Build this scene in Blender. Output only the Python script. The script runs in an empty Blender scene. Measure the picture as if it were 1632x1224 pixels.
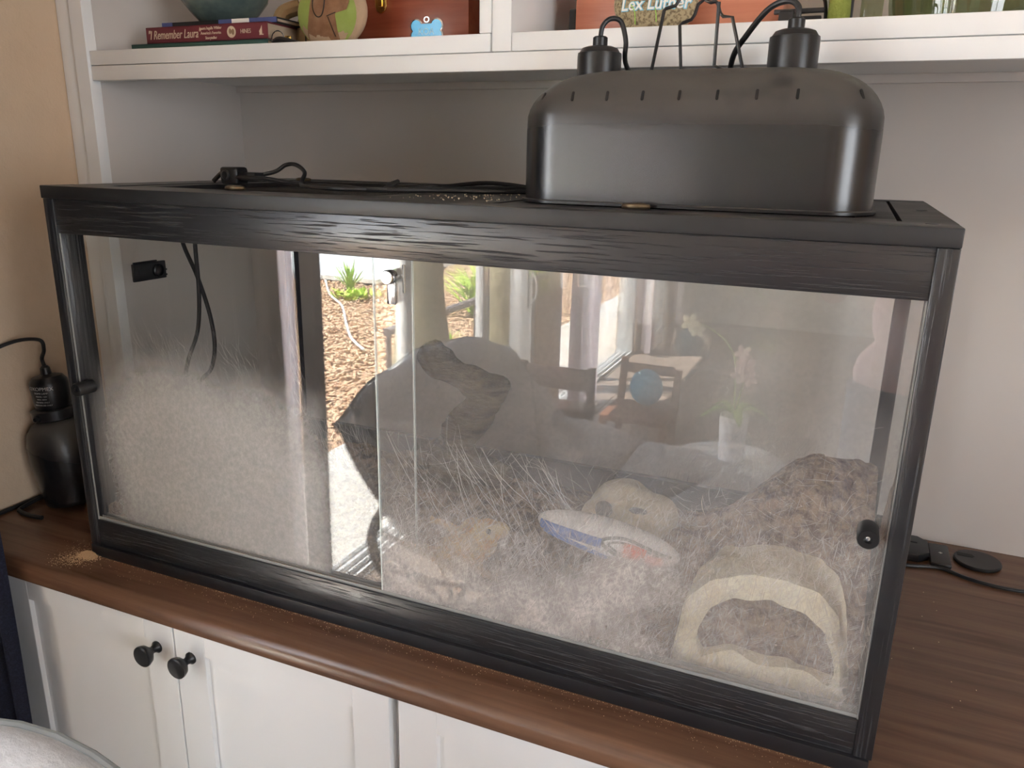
import bpy, bmesh, math, random
import numpy as np
from mathutils import Vector, Matrix, noise
random.seed(7); rng = np.random.default_rng(7)
PI = math.pi
S = bpy.context.scene
C = S.collection
FLOOR = 0.75            # the counter top is z = 0 while building; everything is raised by this at the end

# ------------------------------------------------------------------ camera
yaw, pit, rol = 0.4005, -0.2821, 0.0198
Fv = Vector((-math.sin(yaw)*math.cos(pit), math.cos(yaw)*math.cos(pit), math.sin(pit)))
R0 = Vector((math.cos(yaw), math.sin(yaw), 0)); U0 = R0.cross(Fv)
Rv = R0*math.cos(rol)+U0*math.sin(rol); Uv = -R0*math.sin(rol)+U0*math.cos(rol)
cam = bpy.data.objects.new('camera', bpy.data.cameras.new('camera')); C.objects.link(cam)
M = Matrix((Rv, Uv, -Fv)).transposed().to_4x4(); M.translation = Vector((1.1272, -0.8388, 0.6672))
cam.matrix_world = M
cam.data.sensor_width = 36; cam.data.lens = 1257.97/1632*36; cam.data.clip_start = 0.01
S.camera = cam
# ------------------------------------------------------------------ world, sun, daylight portals
W = bpy.data.worlds.new('sky'); S.world = W; W.use_nodes = True
nt = W.node_tree; bg = nt.nodes['Background']
tcw = nt.nodes.new('ShaderNodeTexCoord'); sep = nt.nodes.new('ShaderNodeSeparateXYZ'); rmp = nt.nodes.new('ShaderNodeValToRGB')
nt.links.new(tcw.outputs['Generated'], sep.inputs[0]); nt.links.new(sep.outputs['Z'], rmp.inputs[0]); nt.links.new(rmp.outputs[0], bg.inputs['Color'])
rmp.color_ramp.elements[0].position = 0.0; rmp.color_ramp.elements[0].color = (0.93, 0.96, 1, 1)
rmp.color_ramp.elements[1].position = 0.8; rmp.color_ramp.elements[1].color = (0.74, 0.84, 1, 1)
bg.inputs['Strength'].default_value = 6.0
def sun():
    l = bpy.data.lights.new('sun', 'SUN'); l.energy = 50; l.angle = 0.01; l.color = (1, 0.955, 0.88)
    o = bpy.data.objects.new('sun', l); C.objects.link(o)
    o.rotation_euler = Vector((0.295, -0.15, -0.96)).to_track_quat('-Z', 'Y').to_euler()
sun()
def portal(loc, rot, sx, sy):
    l = bpy.data.lights.new('window_portal', 'AREA'); l.shape = 'RECTANGLE'; l.size = sx; l.size_y = sy
    l.cycles.is_portal = True
    o = bpy.data.objects.new('window_portal', l); C.objects.link(o); o.location = loc; o.rotation_euler = rot
portal((-0.43, -1.80, 0.27), (0, -PI/2, 0), 2.05, 1.96)
portal((-0.43, -3.985, 0.27), (0, -PI/2, 0), 2.05, 1.7)
portal((3.6, -1.9, 0.7), (0, PI/2, 0), 1.4, 1.6)
S.view_settings.view_transform = 'Standard'; S.view_settings.look = 'None'
S.view_settings.exposure = 1.0; S.view_settings.gamma = 1; S.view_settings.use_curve_mapping = False
cy = S.cycles
cy.max_bounces = 14; cy.diffuse_bounces = 5; cy.glossy_bounces = 6; cy.transmission_bounces = 12; cy.transparent_max_bounces = 40
cy.sample_clamp_indirect = 6; cy.caustics_reflective = False; cy.caustics_refractive = False; cy.blur_glossy = 0.3

# ------------------------------------------------------------------ helpers
WL = {}      # world position (at build time) of every origin
def origin(o): return WL.get(o.name, Vector((0, 0, 0)))
def put(o, loc, parent):
    loc = Vector(loc) if loc is not None else (origin(parent) if parent else Vector((0, 0, 0)))
    WL[o.name] = loc
    C.objects.link(o)
    if parent: o.parent = parent; o.location = loc-origin(parent)
    else: o.location = loc
def thing(name, label, cat, loc=(0, 0, 0), group=None):
    o = bpy.data.objects.new(name, None); o.empty_display_size = .05
    put(o, loc, None); tag(o, label, cat, group); return o
def tag(o, label, cat=None, group=None, kind=None):
    if label: o['label'] = label
    if cat: o['category'] = cat
    if group: o['group'] = group
    if kind: o['kind'] = kind
    return o
def finish(me, mats, smooth=35):
    for m in (mats if isinstance(mats, (list, tuple)) else [mats]): me.materials.append(m)
    if smooth:
        me.polygons.foreach_set('use_smooth', [True]*len(me.polygons))
        me.set_sharp_from_angle(angle=math.radians(smooth))
def obj(name, bm, mats, parent=None, loc=None, label=None, kind=None, smooth=35):
    me = bpy.data.meshes.new(name)
    o = bpy.data.objects.new(name, me); put(o, loc, parent)
    L = origin(o)
    bmesh.ops.translate(bm, verts=bm.verts, vec=-L)
    bm.to_mesh(me); bm.free(); finish(me, mats, smooth)
    if label: o['label'] = label
    if kind: o['kind'] = kind
    return o
def raw(name, V, Fc, mats, parent=None, loc=None, kind=None, smooth=0, label=None):
    V = np.asarray(V, np.float32); Fc = np.asarray(Fc, np.int32)
    me = bpy.data.meshes.new(name); o = bpy.data.objects.new(name, me); put(o, loc, parent)
    V = V-np.array(origin(o), np.float32)
    me.vertices.add(len(V)); me.vertices.foreach_set('co', V.ravel())
    n, k = Fc.shape
    me.loops.add(n*k); me.loops.foreach_set('vertex_index', Fc.ravel())
    me.polygons.add(n); me.polygons.foreach_set('loop_start', np.arange(0, n*k, k, dtype=np.int32))
    me.update(calc_edges=True); me.validate(); finish(me, mats, smooth)
    if kind: o['kind'] = kind
    if label: o['label'] = label
    return o
def new(): return bmesh.new()
def box(bm, x0, x1, y0, y1, z0, z1, bev=0.0, seg=2, mi=0):
    b = bmesh.new()
    bmesh.ops.create_cube(b, size=1)
    for v in b.verts:
        v.co = Vector((x0+(v.co.x+.5)*(x1-x0), y0+(v.co.y+.5)*(y1-y0), z0+(v.co.z+.5)*(z1-z0)))
    if bev: bmesh.ops.bevel(b, geom=b.edges[:], offset=bev, segments=seg, profile=.5, affect='EDGES')
    for f in b.faces: f.material_index = mi
    merge(bm, b); return bm
def merge(bm, b, mat=None):
    me = bpy.data.meshes.new('tmp'); b.to_mesh(me); b.free()
    if mat is not None: me.transform(mat)
    bm.from_mesh(me); bpy.data.meshes.remove(me)
def lathe(bm, prof, c=(0, 0, 0), axis=(0, 0, 1), seg=40, sx=1, sy=1):
    b = bmesh.new(); rings = []
    for r, z in prof:
        rings.append([b.verts.new((max(r, 1e-5)*sx*math.cos(2*PI*i/seg), max(r, 1e-5)*sy*math.sin(2*PI*i/seg), z)) for i in range(seg)])
    for a, d in zip(rings, rings[1:]):
        for i in range(seg): b.faces.new((a[i], a[(i+1) % seg], d[(i+1) % seg], d[i]))
    if prof[0][0] > 1e-4: b.faces.new(rings[0][::-1])
    if prof[-1][0] > 1e-4: b.faces.new(rings[-1])
    bmesh.ops.remove_doubles(b, verts=b.verts, dist=1e-6)
    bmesh.ops.recalc_face_normals(b, faces=b.faces)
    q = Vector(axis).to_track_quat('Z', 'Y').to_matrix().to_4x4(); q.translation = Vector(c)
    merge(bm, b, q); return bm
def spline(pts, n=8):
    P = [Vector(p) for p in pts]; out = []
    for i in range(len(P)-1):
        p0 = P[max(i-1, 0)]; p1 = P[i]; p2 = P[i+1]; p3 = P[min(i+2, len(P)-1)]
        for k in range(n):
            t = k/n
            out.append(.5*((2*p1)+(p2-p0)*t+(2*p0-5*p1+4*p2-p3)*t*t+(3*p1-p0-3*p2+p3)*t**3))
    out.append(P[-1]); return out
def tube(bm, pts, r, seg=10, smooth=True, n=8, flat=1.0):
    P = spline(pts, n) if smooth else [Vector(p) for p in pts]
    rs = r if callable(r) else (lambda t: r)
    N = len(P); up = Vector((0, 0, 1)); prev = None; rings = []
    for i, p in enumerate(P):
        d = (P[min(i+1, N-1)]-P[max(i-1, 0)]).normalized()
        if prev is None:
            a = d.cross(up if abs(d.z) < .9 else Vector((0, 1, 0))).normalized()
        else: a = (prev-d*prev.dot(d)).normalized()
        prev = a; b = d.cross(a); rr = rs(i/(N-1))
        rings.append([bm.verts.new(p+a*rr*math.cos(2*PI*k/seg)+b*rr*flat*math.sin(2*PI*k/seg)) for k in range(seg)])
    for a, b in zip(rings, rings[1:]):
        for k in range(seg): bm.faces.new((a[k], a[(k+1) % seg], b[(k+1) % seg], b[k]))
    bm.faces.new(rings[0][::-1]); bm.faces.new(rings[-1]); return bm
def blob(bm, c, r, seg=20, rot=None):
    b = bmesh.new(); bmesh.ops.create_uvsphere(b, u_segments=seg, v_segments=seg//2, radius=1)
    r = (r, r, r) if isinstance(r, (int, float)) else r
    m = Matrix.Translation(Vector(c)) @ (rot.to_matrix().to_4x4() if rot else Matrix()) @ Matrix.Diagonal((*r, 1))
    merge(bm, b, m); return bm
def prism(bm, poly, d0, d1, axis='y', bev=0.0):
    """polygon (u,v) swept between d0 and d1 along the axis"""
    b = bmesh.new()
    def P(u, v, d): return {'y': (u, d, v), 'x': (d, u, v), 'z': (u, v, d)}[axis]
    a = [b.verts.new(P(u, v, d0)) for u, v in poly]; c = [b.verts.new(P(u, v, d1)) for u, v in poly]
    b.faces.new(a); b.faces.new(c[::-1]); n = len(poly)
    for i in range(n): b.faces.new((a[i], c[i], c[(i+1) % n], a[(i+1) % n]))
    bmesh.ops.recalc_face_normals(b, faces=b.faces)
    if bev:
        es = [e for e in b.edges if len(e.link_faces) == 2 and any(len(f.verts) > 4 for f in e.link_faces)]
        bmesh.ops.bevel(b, geom=es, offset=bev, segments=2, profile=.5, affect='EDGES')
    merge(bm, b); return bm
def remesh(bm, voxel, smooth_it=3):
    """fuse overlapping pieces into one continuous skin"""
    me = bpy.data.meshes.new('tmp'); bm.to_mesh(me); bm.free()
    o = bpy.data.objects.new('tmp', me); C.objects.link(o)
    m = o.modifiers.new('r', 'REMESH'); m.mode = 'VOXEL'; m.voxel_size = voxel
    s = o.modifiers.new('s', 'SMOOTH'); s.iterations = smooth_it; s.factor = .6
    dg = bpy.context.evaluated_depsgraph_get(); ev = o.evaluated_get(dg)
    b = bmesh.new(); b.from_mesh(ev.to_mesh()); ev.to_mesh_clear()
    bpy.data.objects.remove(o); bpy.data.meshes.remove(me); return b
def text(name, body, size, loc, mat, parent, rot=(PI/2, 0, 0), align='CENTER', depth=.0003, sx=1.0, shear=0, spacing=1.0):
    cu = bpy.data.curves.new(name, 'FONT'); cu.body = body; cu.size = size; cu.extrude = depth; cu.align_x = align; cu.align_y = 'CENTER'
    cu.shear = shear; cu.space_character = spacing; cu.resolution_u = 3
    o = bpy.data.objects.new(name, cu); C.objects.link(o); o.scale.x = sx
    dg = bpy.context.evaluated_depsgraph_get(); ev = o.evaluated_get(dg)
    me = bpy.data.meshes.new_from_object(ev); bpy.data.objects.remove(o)
    me.transform(Matrix.Diagonal((sx, 1, 1, 1)))
    from mathutils import Euler
    me.transform(Euler(rot).to_matrix().to_4x4())
    o = bpy.data.objects.new(name, me); put(o, loc, parent)
    me.materials.clear(); me.materials.append(mat); return o

# ------------------------------------------------------------------ materials
MATS = {}
def mat(name, col, rough=.5, metal=0., spec=.5, bump=None, var=None, coat=0., sheen=0., subs=0.):
    """bump=(scale xyz, strength, distance)   var=(scale xyz, colour2, lo, hi, detail)"""
    m = bpy.data.materials.new(name); m.use_nodes = True; n = m.node_tree.nodes; l = m.node_tree.links
    b = n['Principled BSDF']
    b.inputs['Base Color'].default_value = (*col, 1); b.inputs['Roughness'].default_value = rough
    b.inputs['Metallic'].default_value = metal; b.inputs['Specular IOR Level'].default_value = spec
    if coat: b.inputs['Coat Weight'].default_value = coat
    if sheen: b.inputs['Sheen Weight'].default_value = sheen
    if bump or var:
        tc = n.new('ShaderNodeTexCoord')
    def tex(scale, detail=5, rough_=.6, dist=0):
        mp = n.new('ShaderNodeMapping'); mp.inputs['Scale'].default_value = scale
        l.new(tc.outputs['Object'], mp.inputs[0])
        t = n.new('ShaderNodeTexNoise'); t.inputs['Scale'].default_value = 1; t.inputs['Detail'].default_value = detail
        t.inputs['Roughness'].default_value = rough_; t.inputs['Distortion'].default_value = dist
        l.new(mp.outputs[0], t.inputs[0]); return t
    if var:
        sc, c2, lo, hi = var[:4]; t = tex(sc, var[4] if len(var) > 4 else 5, .6, var[5] if len(var) > 5 else 0)
        r = n.new('ShaderNodeValToRGB'); r.color_ramp.elements[0].position = lo; r.color_ramp.elements[1].position = hi
        r.color_ramp.elements[0].color = (*col, 1); r.color_ramp.elements[1].color = (*c2, 1)
        l.new(t.outputs['Fac'], r.inputs[0]); l.new(r.outputs[0], b.inputs['Base Color'])
    if bump:
        t = tex(bump[0], bump[3] if len(bump) > 3 else 4); bp = n.new('ShaderNodeBump'); bp.inputs['Strength'].default_value = bump[1]; bp.inputs['Distance'].default_value = bump[2]
        l.new(t.outputs['Fac'], bp.inputs['Height']); l.new(bp.outputs[0], b.inputs['Normal'])
    MATS[name] = m; return m
white = mat('white_paint', (.82, .83, .83), .42, bump=((60, 60, 60), .08, .001))
alum = mat('door_sill_metal', (.30, .32, .33), .35, .6)
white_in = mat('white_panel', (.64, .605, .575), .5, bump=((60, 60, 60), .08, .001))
beige = mat('beige_wall', (.66, .51, .36), .9, bump=((28, 28, 28), .5, .006), var=((6, 6, 6), (.61, .46, .32), .3, .7))
blackp = mat('black_board', (.012, .012, .014), .38, bump=((25, 25, 25), .05, .001))
dusty = mat('dusty_black_board', (.018, .018, .019), .45, var=((14, 14, 14), (.13, .12, .11), .42, .80, 6, .3))
blackwall = mat('black_plastic', (.010, .010, .011), .34)
cordm = mat('black_cord', (.010, .010, .011), .45)
metalb = mat('black_wire', (.012, .012, .013), .35)
steel = mat('chrome', (.75, .75, .76), .15, 1)
brass = mat('brass', (.80, .58, .20), .22, 1)
def top_dust(m, amount=.11):
    n = m.node_tree.nodes; l = m.node_tree.links; b = n['Principled BSDF']; src = b.inputs['Base Color'].links[0].from_socket
    g = n.new('ShaderNodeNewGeometry'); s_ = n.new('ShaderNodeSeparateXYZ'); l.new(g.outputs['Normal'], s_.inputs[0])
    q = n.new('ShaderNodeMapRange'); q.inputs['From Min'].default_value = .6; q.inputs['From Max'].default_value = .95; l.new(s_.outputs['Z'], q.inputs[0])
    mx = n.new('ShaderNodeMix'); mx.data_type = 'RGBA'; mx.inputs[6].default_value = (.013, .013, .014, 1); l.new(q.outputs[0], mx.inputs[0]); l.new(src, mx.inputs[7]); l.new(mx.outputs[2], b.inputs['Base Color'])
top_dust(dusty)
def grain_mat(name, sc):
    m = mat(name, (.014, .014, .016), .36)
    n = m.node_tree.nodes; l = m.node_tree.links; b = n['Principled BSDF']
    tc = n.new('ShaderNodeTexCoord'); mp = n.new('ShaderNodeMapping'); mp.inputs['Scale'].default_value = sc; l.new(tc.outputs['Object'], mp.inputs[0])
    t = n.new('ShaderNodeTexNoise'); t.inputs['Scale'].default_value = 1; t.inputs['Detail'].default_value = 4; t.inputs['Distortion'].default_value = .05; l.new(mp.outputs[0], t.inputs[0])
    r = n.new('ShaderNodeValToRGB'); r.color_ramp.elements[0].position = .36; r.color_ramp.elements[1].position = .44; l.new(t.outputs['Fac'], r.inputs[0])
    bp = n.new('ShaderNodeBump'); bp.inputs['Strength'].default_value = .75; bp.inputs['Distance'].default_value = .0009; l.new(r.outputs[0], bp.inputs['Height']); l.new(bp.outputs[0], b.inputs['Normal'])
    q = n.new('ShaderNodeMapRange'); q.inputs['To Min'].default_value = .8; q.inputs['To Max'].default_value = .30; b.inputs['Specular IOR Level'].default_value = .8; l.new(r.outputs[0], q.inputs[0]); l.new(q.outputs[0], b.inputs['Roughness'])
    return m
grain_h = grain_mat('black_woodgrain', (11, 11, 400)); grain_v = grain_mat('black_woodgrain_upright', (400, 400, 6))
def walnut(name, c1, c2, sc=(2.2, 40, 40), rough=.34):
    return mat(name, c1, rough, var=(sc, c2, .3, .72, 7, .5), bump=((6, 160, 160), .12, .001), spec=.5)
counterm = walnut('walnut_counter', (.085, .042, .024), (.19, .10, .06), rough=.27)
redwood = walnut('red_brown_wood', (.22, .045, .022), (.36, .10, .05), (3, 30, 45), .3)
redwood2 = walnut('orange_brown_wood', (.42, .13, .07), (.55, .22, .13), (3, 60, 60), .4)
darkwood = walnut('dark_wood', (.015, .005, .004), (.05, .018, .012))
floorm = walnut('floor_wood', (.15, .115, .09), (.25, .20, .165), (1.5, 18, 18), .3)
domem = mat('black_enamel', (.011, .011, .012), .26, spec=.7, bump=((7, 7, 7), .15, .004))
def dome_material():
    # dust lies on the shoulders of the dome: a real layer with patches wiped away
    m = domem; n = m.node_tree.nodes; l = m.node_tree.links; b = n['Principled BSDF']
    g = n.new('ShaderNodeNewGeometry'); s = n.new('ShaderNodeSeparateXYZ'); l.new(g.outputs['Normal'], s.inputs[0])
    tc = n.new('ShaderNodeTexCoord'); t = n.new('ShaderNodeTexNoise'); t.inputs['Scale'].default_value = 13; t.inputs['Detail'].default_value = 3; l.new(tc.outputs['Object'], t.inputs[0])
    mr = n.new('ShaderNodeMapRange'); mr.inputs['From Min'].default_value = .04; mr.inputs['From Max'].default_value = .8; l.new(s.outputs['Z'], mr.inputs[0])
    r = n.new('ShaderNodeValToRGB'); r.color_ramp.elements[0].position = .38; r.color_ramp.elements[0].color = (.35, .35, .35, 1); r.color_ramp.elements[1].position = .46; l.new(t.outputs['Fac'], r.inputs[0])
    mu = n.new('ShaderNodeMath'); mu.operation = 'MULTIPLY'; l.new(mr.outputs[0], mu.inputs[0]); l.new(r.outputs[0], mu.inputs[1])
    mx = n.new('ShaderNodeMix'); mx.data_type = 'RGBA'; mx.inputs[6].default_value = (.011, .011, .012, 1); mx.inputs[7].default_value = (.062, .057, .050, 1)
    l.new(mu.outputs[0], mx.inputs[0]); l.new(mx.outputs[2], b.inputs['Base Color'])
    q = n.new('ShaderNodeMapRange'); q.inputs['To Min'].default_value = .26; q.inputs['To Max'].default_value = .7; l.new(mu.outputs[0], q.inputs[0]); l.new(q.outputs[0], b.inputs['Roughness'])
dome_material()
fabric = mat('grey_fabric', (.44, .45, .46), .95, bump=((420, 420, 420), .5, .002), var=((90, 300, 90), (.56, .57, .58), .35, .65), sheen=.3)
piping = mat('pale_piping', (.25, .27, .27), .9, bump=((600, 600, 600), .3, .001))
navy = mat('navy_cloth', (.020, .024, .048), .95, bump=((500, 500, 500), .5, .002), var=((300, 300, 300), (.035, .042, .085), .45, .7))
concrete = mat('pale_concrete', (.72, .71, .66), .9, bump=((20, 20, 20), .4, .01), var=((9, 9, 9), (.64, .62, .57), .3, .7))
mulchb = mat('mulch_earth', (.30, .19, .12), .95, bump=((30, 30, 30), .8, .02), var=((25, 25, 25), (.50, .36, .24), .3, .7))
vinyl = mat('white_vinyl', (.80, .82, .82), .35)
olive = mat('olive_bark', (.16, .15, .09), .9, bump=((20, 20, 6), .7, .02), var=((9, 9, 3), (.24, .22, .14), .3, .7))
leafm = mat('bright_leaf', (.30, .48, .09), .6); leafm2 = mat('yellow_green_leaf', (.45, .60, .10), .6)
soil = mat('tan_substrate', (.30, .21, .15), .95, bump=((160, 160, 160), 1., .01), var=((70, 70, 70), (.10, .06, .045), .42, .62, 8))
barkm = mat('driftwood', (.13, .10, .06), .85, bump=((35, 35, 120), 1., .016), var=((18, 18, 60), (.03, .024, .017), .35, .65, 8, .6))
stonem = mat('cream_stone', (.82, .77, .62), .85, bump=((40, 40, 40), .7, .008), var=((22, 22, 22), (.70, .60, .42), .35, .65))
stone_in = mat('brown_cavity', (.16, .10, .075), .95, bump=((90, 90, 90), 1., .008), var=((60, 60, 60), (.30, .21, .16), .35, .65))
lizm = mat('bearded_dragon_skin', (.62, .47, .24), .8, bump=((220, 220, 220), .9, .006), var=((60, 60, 60), (.60, .28, .10), .45, .65))
crumb = mat('sand_crumb', (.70, .45, .25), .9)
whitem = mat('white_print', (.85, .84, .80), .6)

def glass(name, R=.075, tint=(.988, .99, .984), dirt=None, dirtcol=(.62, .59, .56)):
    """thin clear sheet: see-through, mirror-like by angle, plus the film of dust lying on its inner face"""
    m = bpy.data.materials.new(name); m.use_nodes = True; n = m.node_tree.nodes; l = m.node_tree.links
    n.remove(n['Principled BSDF']); out = n['Material Output']
    tr = n.new('ShaderNodeBsdfTransparent'); tr.inputs[0].default_value = (*tint, 1)
    gl = n.new('ShaderNodeBsdfGlossy'); gl.inputs['Roughness'].default_value = .0; gl.inputs['Color'].default_value = (1, 1, 1, 1)
    fr = n.new('ShaderNodeLayerWeight'); fr.inputs['Blend'].default_value = .5
    # Schlick
    p = n.new('ShaderNodeMath'); p.operation = 'POWER'; l.new(fr.outputs['Facing'], p.inputs[0]); p.inputs[1].default_value = 4.0
    mr = n.new('ShaderNodeMapRange'); mr.inputs['To Min'].default_value = R; mr.inputs['To Max'].default_value = 1.0; l.new(p.outputs[0], mr.inputs[0])
    mx = n.new('ShaderNodeMixShader'); l.new(mr.outputs[0], mx.inputs[0]); l.new(tr.outputs[0], mx.inputs[1]); l.new(gl.outputs[0], mx.inputs[2])
    last = mx
    if dirt:
        df = n.new('ShaderNodeBsdfDiffuse'); df.inputs[0].default_value = (*dirtcol, 1)
        tl = n.new('ShaderNodeBsdfTranslucent'); tl.inputs[0].default_value = (*dirtcol, 1)
        ad = n.new('ShaderNodeMixShader'); ad.inputs[0].default_value = .35; l.new(df.outputs[0], ad.inputs[1]); l.new(tl.outputs[0], ad.inputs[2])
        mk = dirt(n, l); m2 = n.new('ShaderNodeMixShader')
        l.new(mk, m2.inputs[0]); l.new(mx.outputs[0], m2.inputs[1]); l.new(ad.outputs[0], m2.inputs[2]); last = m2
    l.new(last.outputs[0], out.inputs[0]); return m
def math_(n, l, op, a, b=None, clamp=False):
    q = n.new('ShaderNodeMath'); q.operation = op; q.use_clamp = clamp
    for i, v in enumerate((a, b)):
        if v is None: continue
        if isinstance(v, (int, float)): q.inputs[i].default_value = v
        else: l.new(v, q.inputs[i])
    return q.outputs[0]
def ramp(n, l, v, a, b, lo=0., hi=1., smooth=True):
    q = n.new('ShaderNodeMapRange'); q.interpolation_type = 'SMOOTHSTEP' if smooth else 'LINEAR'
    for k, x in zip(('From Min', 'From Max', 'To Min', 'To Max'), (a, b, lo, hi)): q.inputs[k].default_value = x
    l.new(v, q.inputs[0]); return q.outputs[0]
def noise_(n, l, sc, rot=0., detail=5, rough=.6, dist=0.):
    tc = n.new('ShaderNodeTexCoord'); mp = n.new('ShaderNodeMapping'); mp.vector_type = 'TEXTURE'
    mp.inputs['Rotation'].default_value = (0, rot, 0); l.new(tc.outputs['Object'], mp.inputs[0])
    m2 = n.new('ShaderNodeMapping'); m2.inputs['Scale'].default_value = sc; l.new(mp.outputs[0], m2.inputs[0])
    t = n.new('ShaderNodeTexNoise'); t.inputs['Scale'].default_value = 1; t.inputs['Detail'].default_value = detail; t.inputs['Roughness'].default_value = rough
    t.inputs['Distortion'].default_value = dist
    l.new(m2.outputs[0], t.inputs[0]); return t.outputs['Fac']
def coords(n, l):
    tc = n.new('ShaderNodeTexCoord'); s = n.new('ShaderNodeSeparateXYZ'); l.new(tc.outputs['Object'], s.inputs[0]); return s.outputs
def inner_only(n, l):
    g = n.new('ShaderNodeNewGeometry'); tn = n.new('ShaderNodeVectorTransform'); s = n.new('ShaderNodeSeparateXYZ'); l.new(g.outputs['True Normal'], s.inputs[0])
    a = math_(n, l, 'ABSOLUTE', s.outputs[1]); return math_(n, l, 'GREATER_THAN', a, .5)
def fine_scratches(n, l):
    fs = None
    for rot, sc in ((.55, (1300, 1, 34)), (-.35, (1500, 1, 30)), (1.0, (1400, 1, 40)), (.1, (1200, 1, 28))):
        f = noise_(n, l, sc, rot, 2, .5, .3); f = ramp(n, l, f, .56, .74)
        fs = f if fs is None else math_(n, l, 'MAXIMUM', fs, f)
    return fs
def dirt_left(n, l):
    x, y, z = coords(n, l)
    big = noise_(n, l, (7, 7, 7), 0, 4)
    # the film climbs to a shallow hill near the left end and falls away to the right
    bumpx = math_(n, l, 'MULTIPLY', ramp(n, l, x, .20, .62), -.075)
    bumpl = math_(n, l, 'MULTIPLY', ramp(n, l, x, .02, .16, 1, 0), -.07)
    zz = math_(n, l, 'SUBTRACT', math_(n, l, 'SUBTRACT', z, bumpx), bumpl)
    zz = math_(n, l, 'ADD', zz, math_(n, l, 'MULTIPLY', math_(n, l, 'SUBTRACT', big, .5), .12))
    den = ramp(n, l, zz, .42, .27)
    den = math_(n, l, 'MULTIPLY', den, ramp(n, l, x, .015, .10, .12, 1))
    den = math_(n, l, 'MULTIPLY', den, ramp(n, l, math_(n, l, 'ADD', z, math_(n, l, 'MULTIPLY', x, .6)), .08, .24, .55, 1))
    fine = ramp(n, l, noise_(n, l, (120, 120, 120), 0, 6, .75), .3, .75, .72, 1.1)
    d = math_(n, l, 'MULTIPLY', math_(n, l, 'MULTIPLY', den, fine), .76)
    s = math_(n, l, 'MULTIPLY', math_(n, l, 'MULTIPLY', fine_scratches(n, l), ramp(n, l, zz, .47, .30)), .16)
    return math_(n, l, 'MULTIPLY', math_(n, l, 'ADD', d, s, True), ramp(n, l, x, .455, .50, 1, .22))
def dirt_right(n, l):
    x, y, z = coords(n, l)
    big = noise_(n, l, (6, 6, 6), 0, 4)
    hill = math_(n, l, 'MULTIPLY', ramp(n, l, x, .80, 1.12), .09)
    zz = math_(n, l, 'SUBTRACT', z, hill)
    zz = math_(n, l, 'ADD', zz, math_(n, l, 'MULTIPLY', math_(n, l, 'SUBTRACT', big, .5), .10))
    low = ramp(n, l, zz, .27, .08)
    low = math_(n, l, 'MULTIPLY', low, ramp(n, l, math_(n, l, 'SUBTRACT', x, math_(n, l, 'MULTIPLY', z, .4)), .87, .95, 1, .24))
    den = math_(n, l, 'ADD', math_(n, l, 'MULTIPLY', low, .42), math_(n, l, 'MULTIPLY', ramp(n, l, z, .5, .25, .06, .13), 1))
    den = math_(n, l, 'MULTIPLY', den, ramp(n, l, noise_(n, l, (14, 14, 14), 0, 5), .3, .7, .6, 1.25))
    fine = ramp(n, l, noise_(n, l, (170, 170, 170), 0, 6, .75), .3, .75, .6, 1.25)
    d = math_(n, l, 'MULTIPLY', den, fine)
    s = math_(n, l, 'MULTIPLY', math_(n, l, 'MULTIPLY', fine_scratches(n, l), ramp(n, l, zz, .36, .17)), ramp(n, l, x, .9, 1.0, .36, .24))
    return math_(n, l, 'ADD', d, s, True)
glass_clear = glass('clear_glass', .03)
glass_left = glass('dusty_glass', .048, dirt=dirt_left, dirtcol=(.66, .645, .62))
glass_right = glass('scratched_glass', .052, dirt=dirt_right, dirtcol=(.74, .70, .67))
window_glass = glass('window_glass', .03, (1, 1, 1))
def cloth_sheer():
    m = bpy.data.materials.new('sheer_curtain'); m.use_nodes = True; n = m.node_tree.nodes; l = m.node_tree.links
    n.remove(n['Principled BSDF']); d = n.new('ShaderNodeBsdfDiffuse'); t = n.new('ShaderNodeBsdfTranslucent'); mx = n.new('ShaderNodeMixShader')
    d.inputs[0].default_value = (.90, .87, .90, 1); t.inputs[0].default_value = (.92, .88, .91, 1); mx.inputs[0].default_value = .65
    l.new(d.outputs[0], mx.inputs[1]); l.new(t.outputs[0], mx.inputs[2]); l.new(mx.outputs[0], n['Material Output'].inputs[0]); return m
sheer = cloth_sheer()

# ================================================================== THE ROOM
def struct(name, bm, m, parent=None, **k):
    o = obj(name, bm, m, parent, **k)
    if not parent: o['kind'] = 'structure'
    return o
XL, XR, YB, YR, ZC = -.285, 3.5, .82, -6.3, 1.75
Z0 = -FLOOR
# floor of boards
fl = new(); box(fl, XL-.13, XR+.15, YR-.15, YB, Z0-.08, Z0-.006)
floor = struct('floor', fl, floorm)
pm = None
for i in range(22):
    x0 = XL+.004+i*.172
    if x0 > XR: break
    b = new(); box(b, x0, x0+.168, YR, YB-.02, Z0-.006, Z0, .0015, 1)
    obj('floor_board', b, floorm, floor)
b = new(); box(b, XL-.15, XR+.15, YR-.15, YB, ZC, ZC+.1); struct('ceiling', b, white_in)
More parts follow.
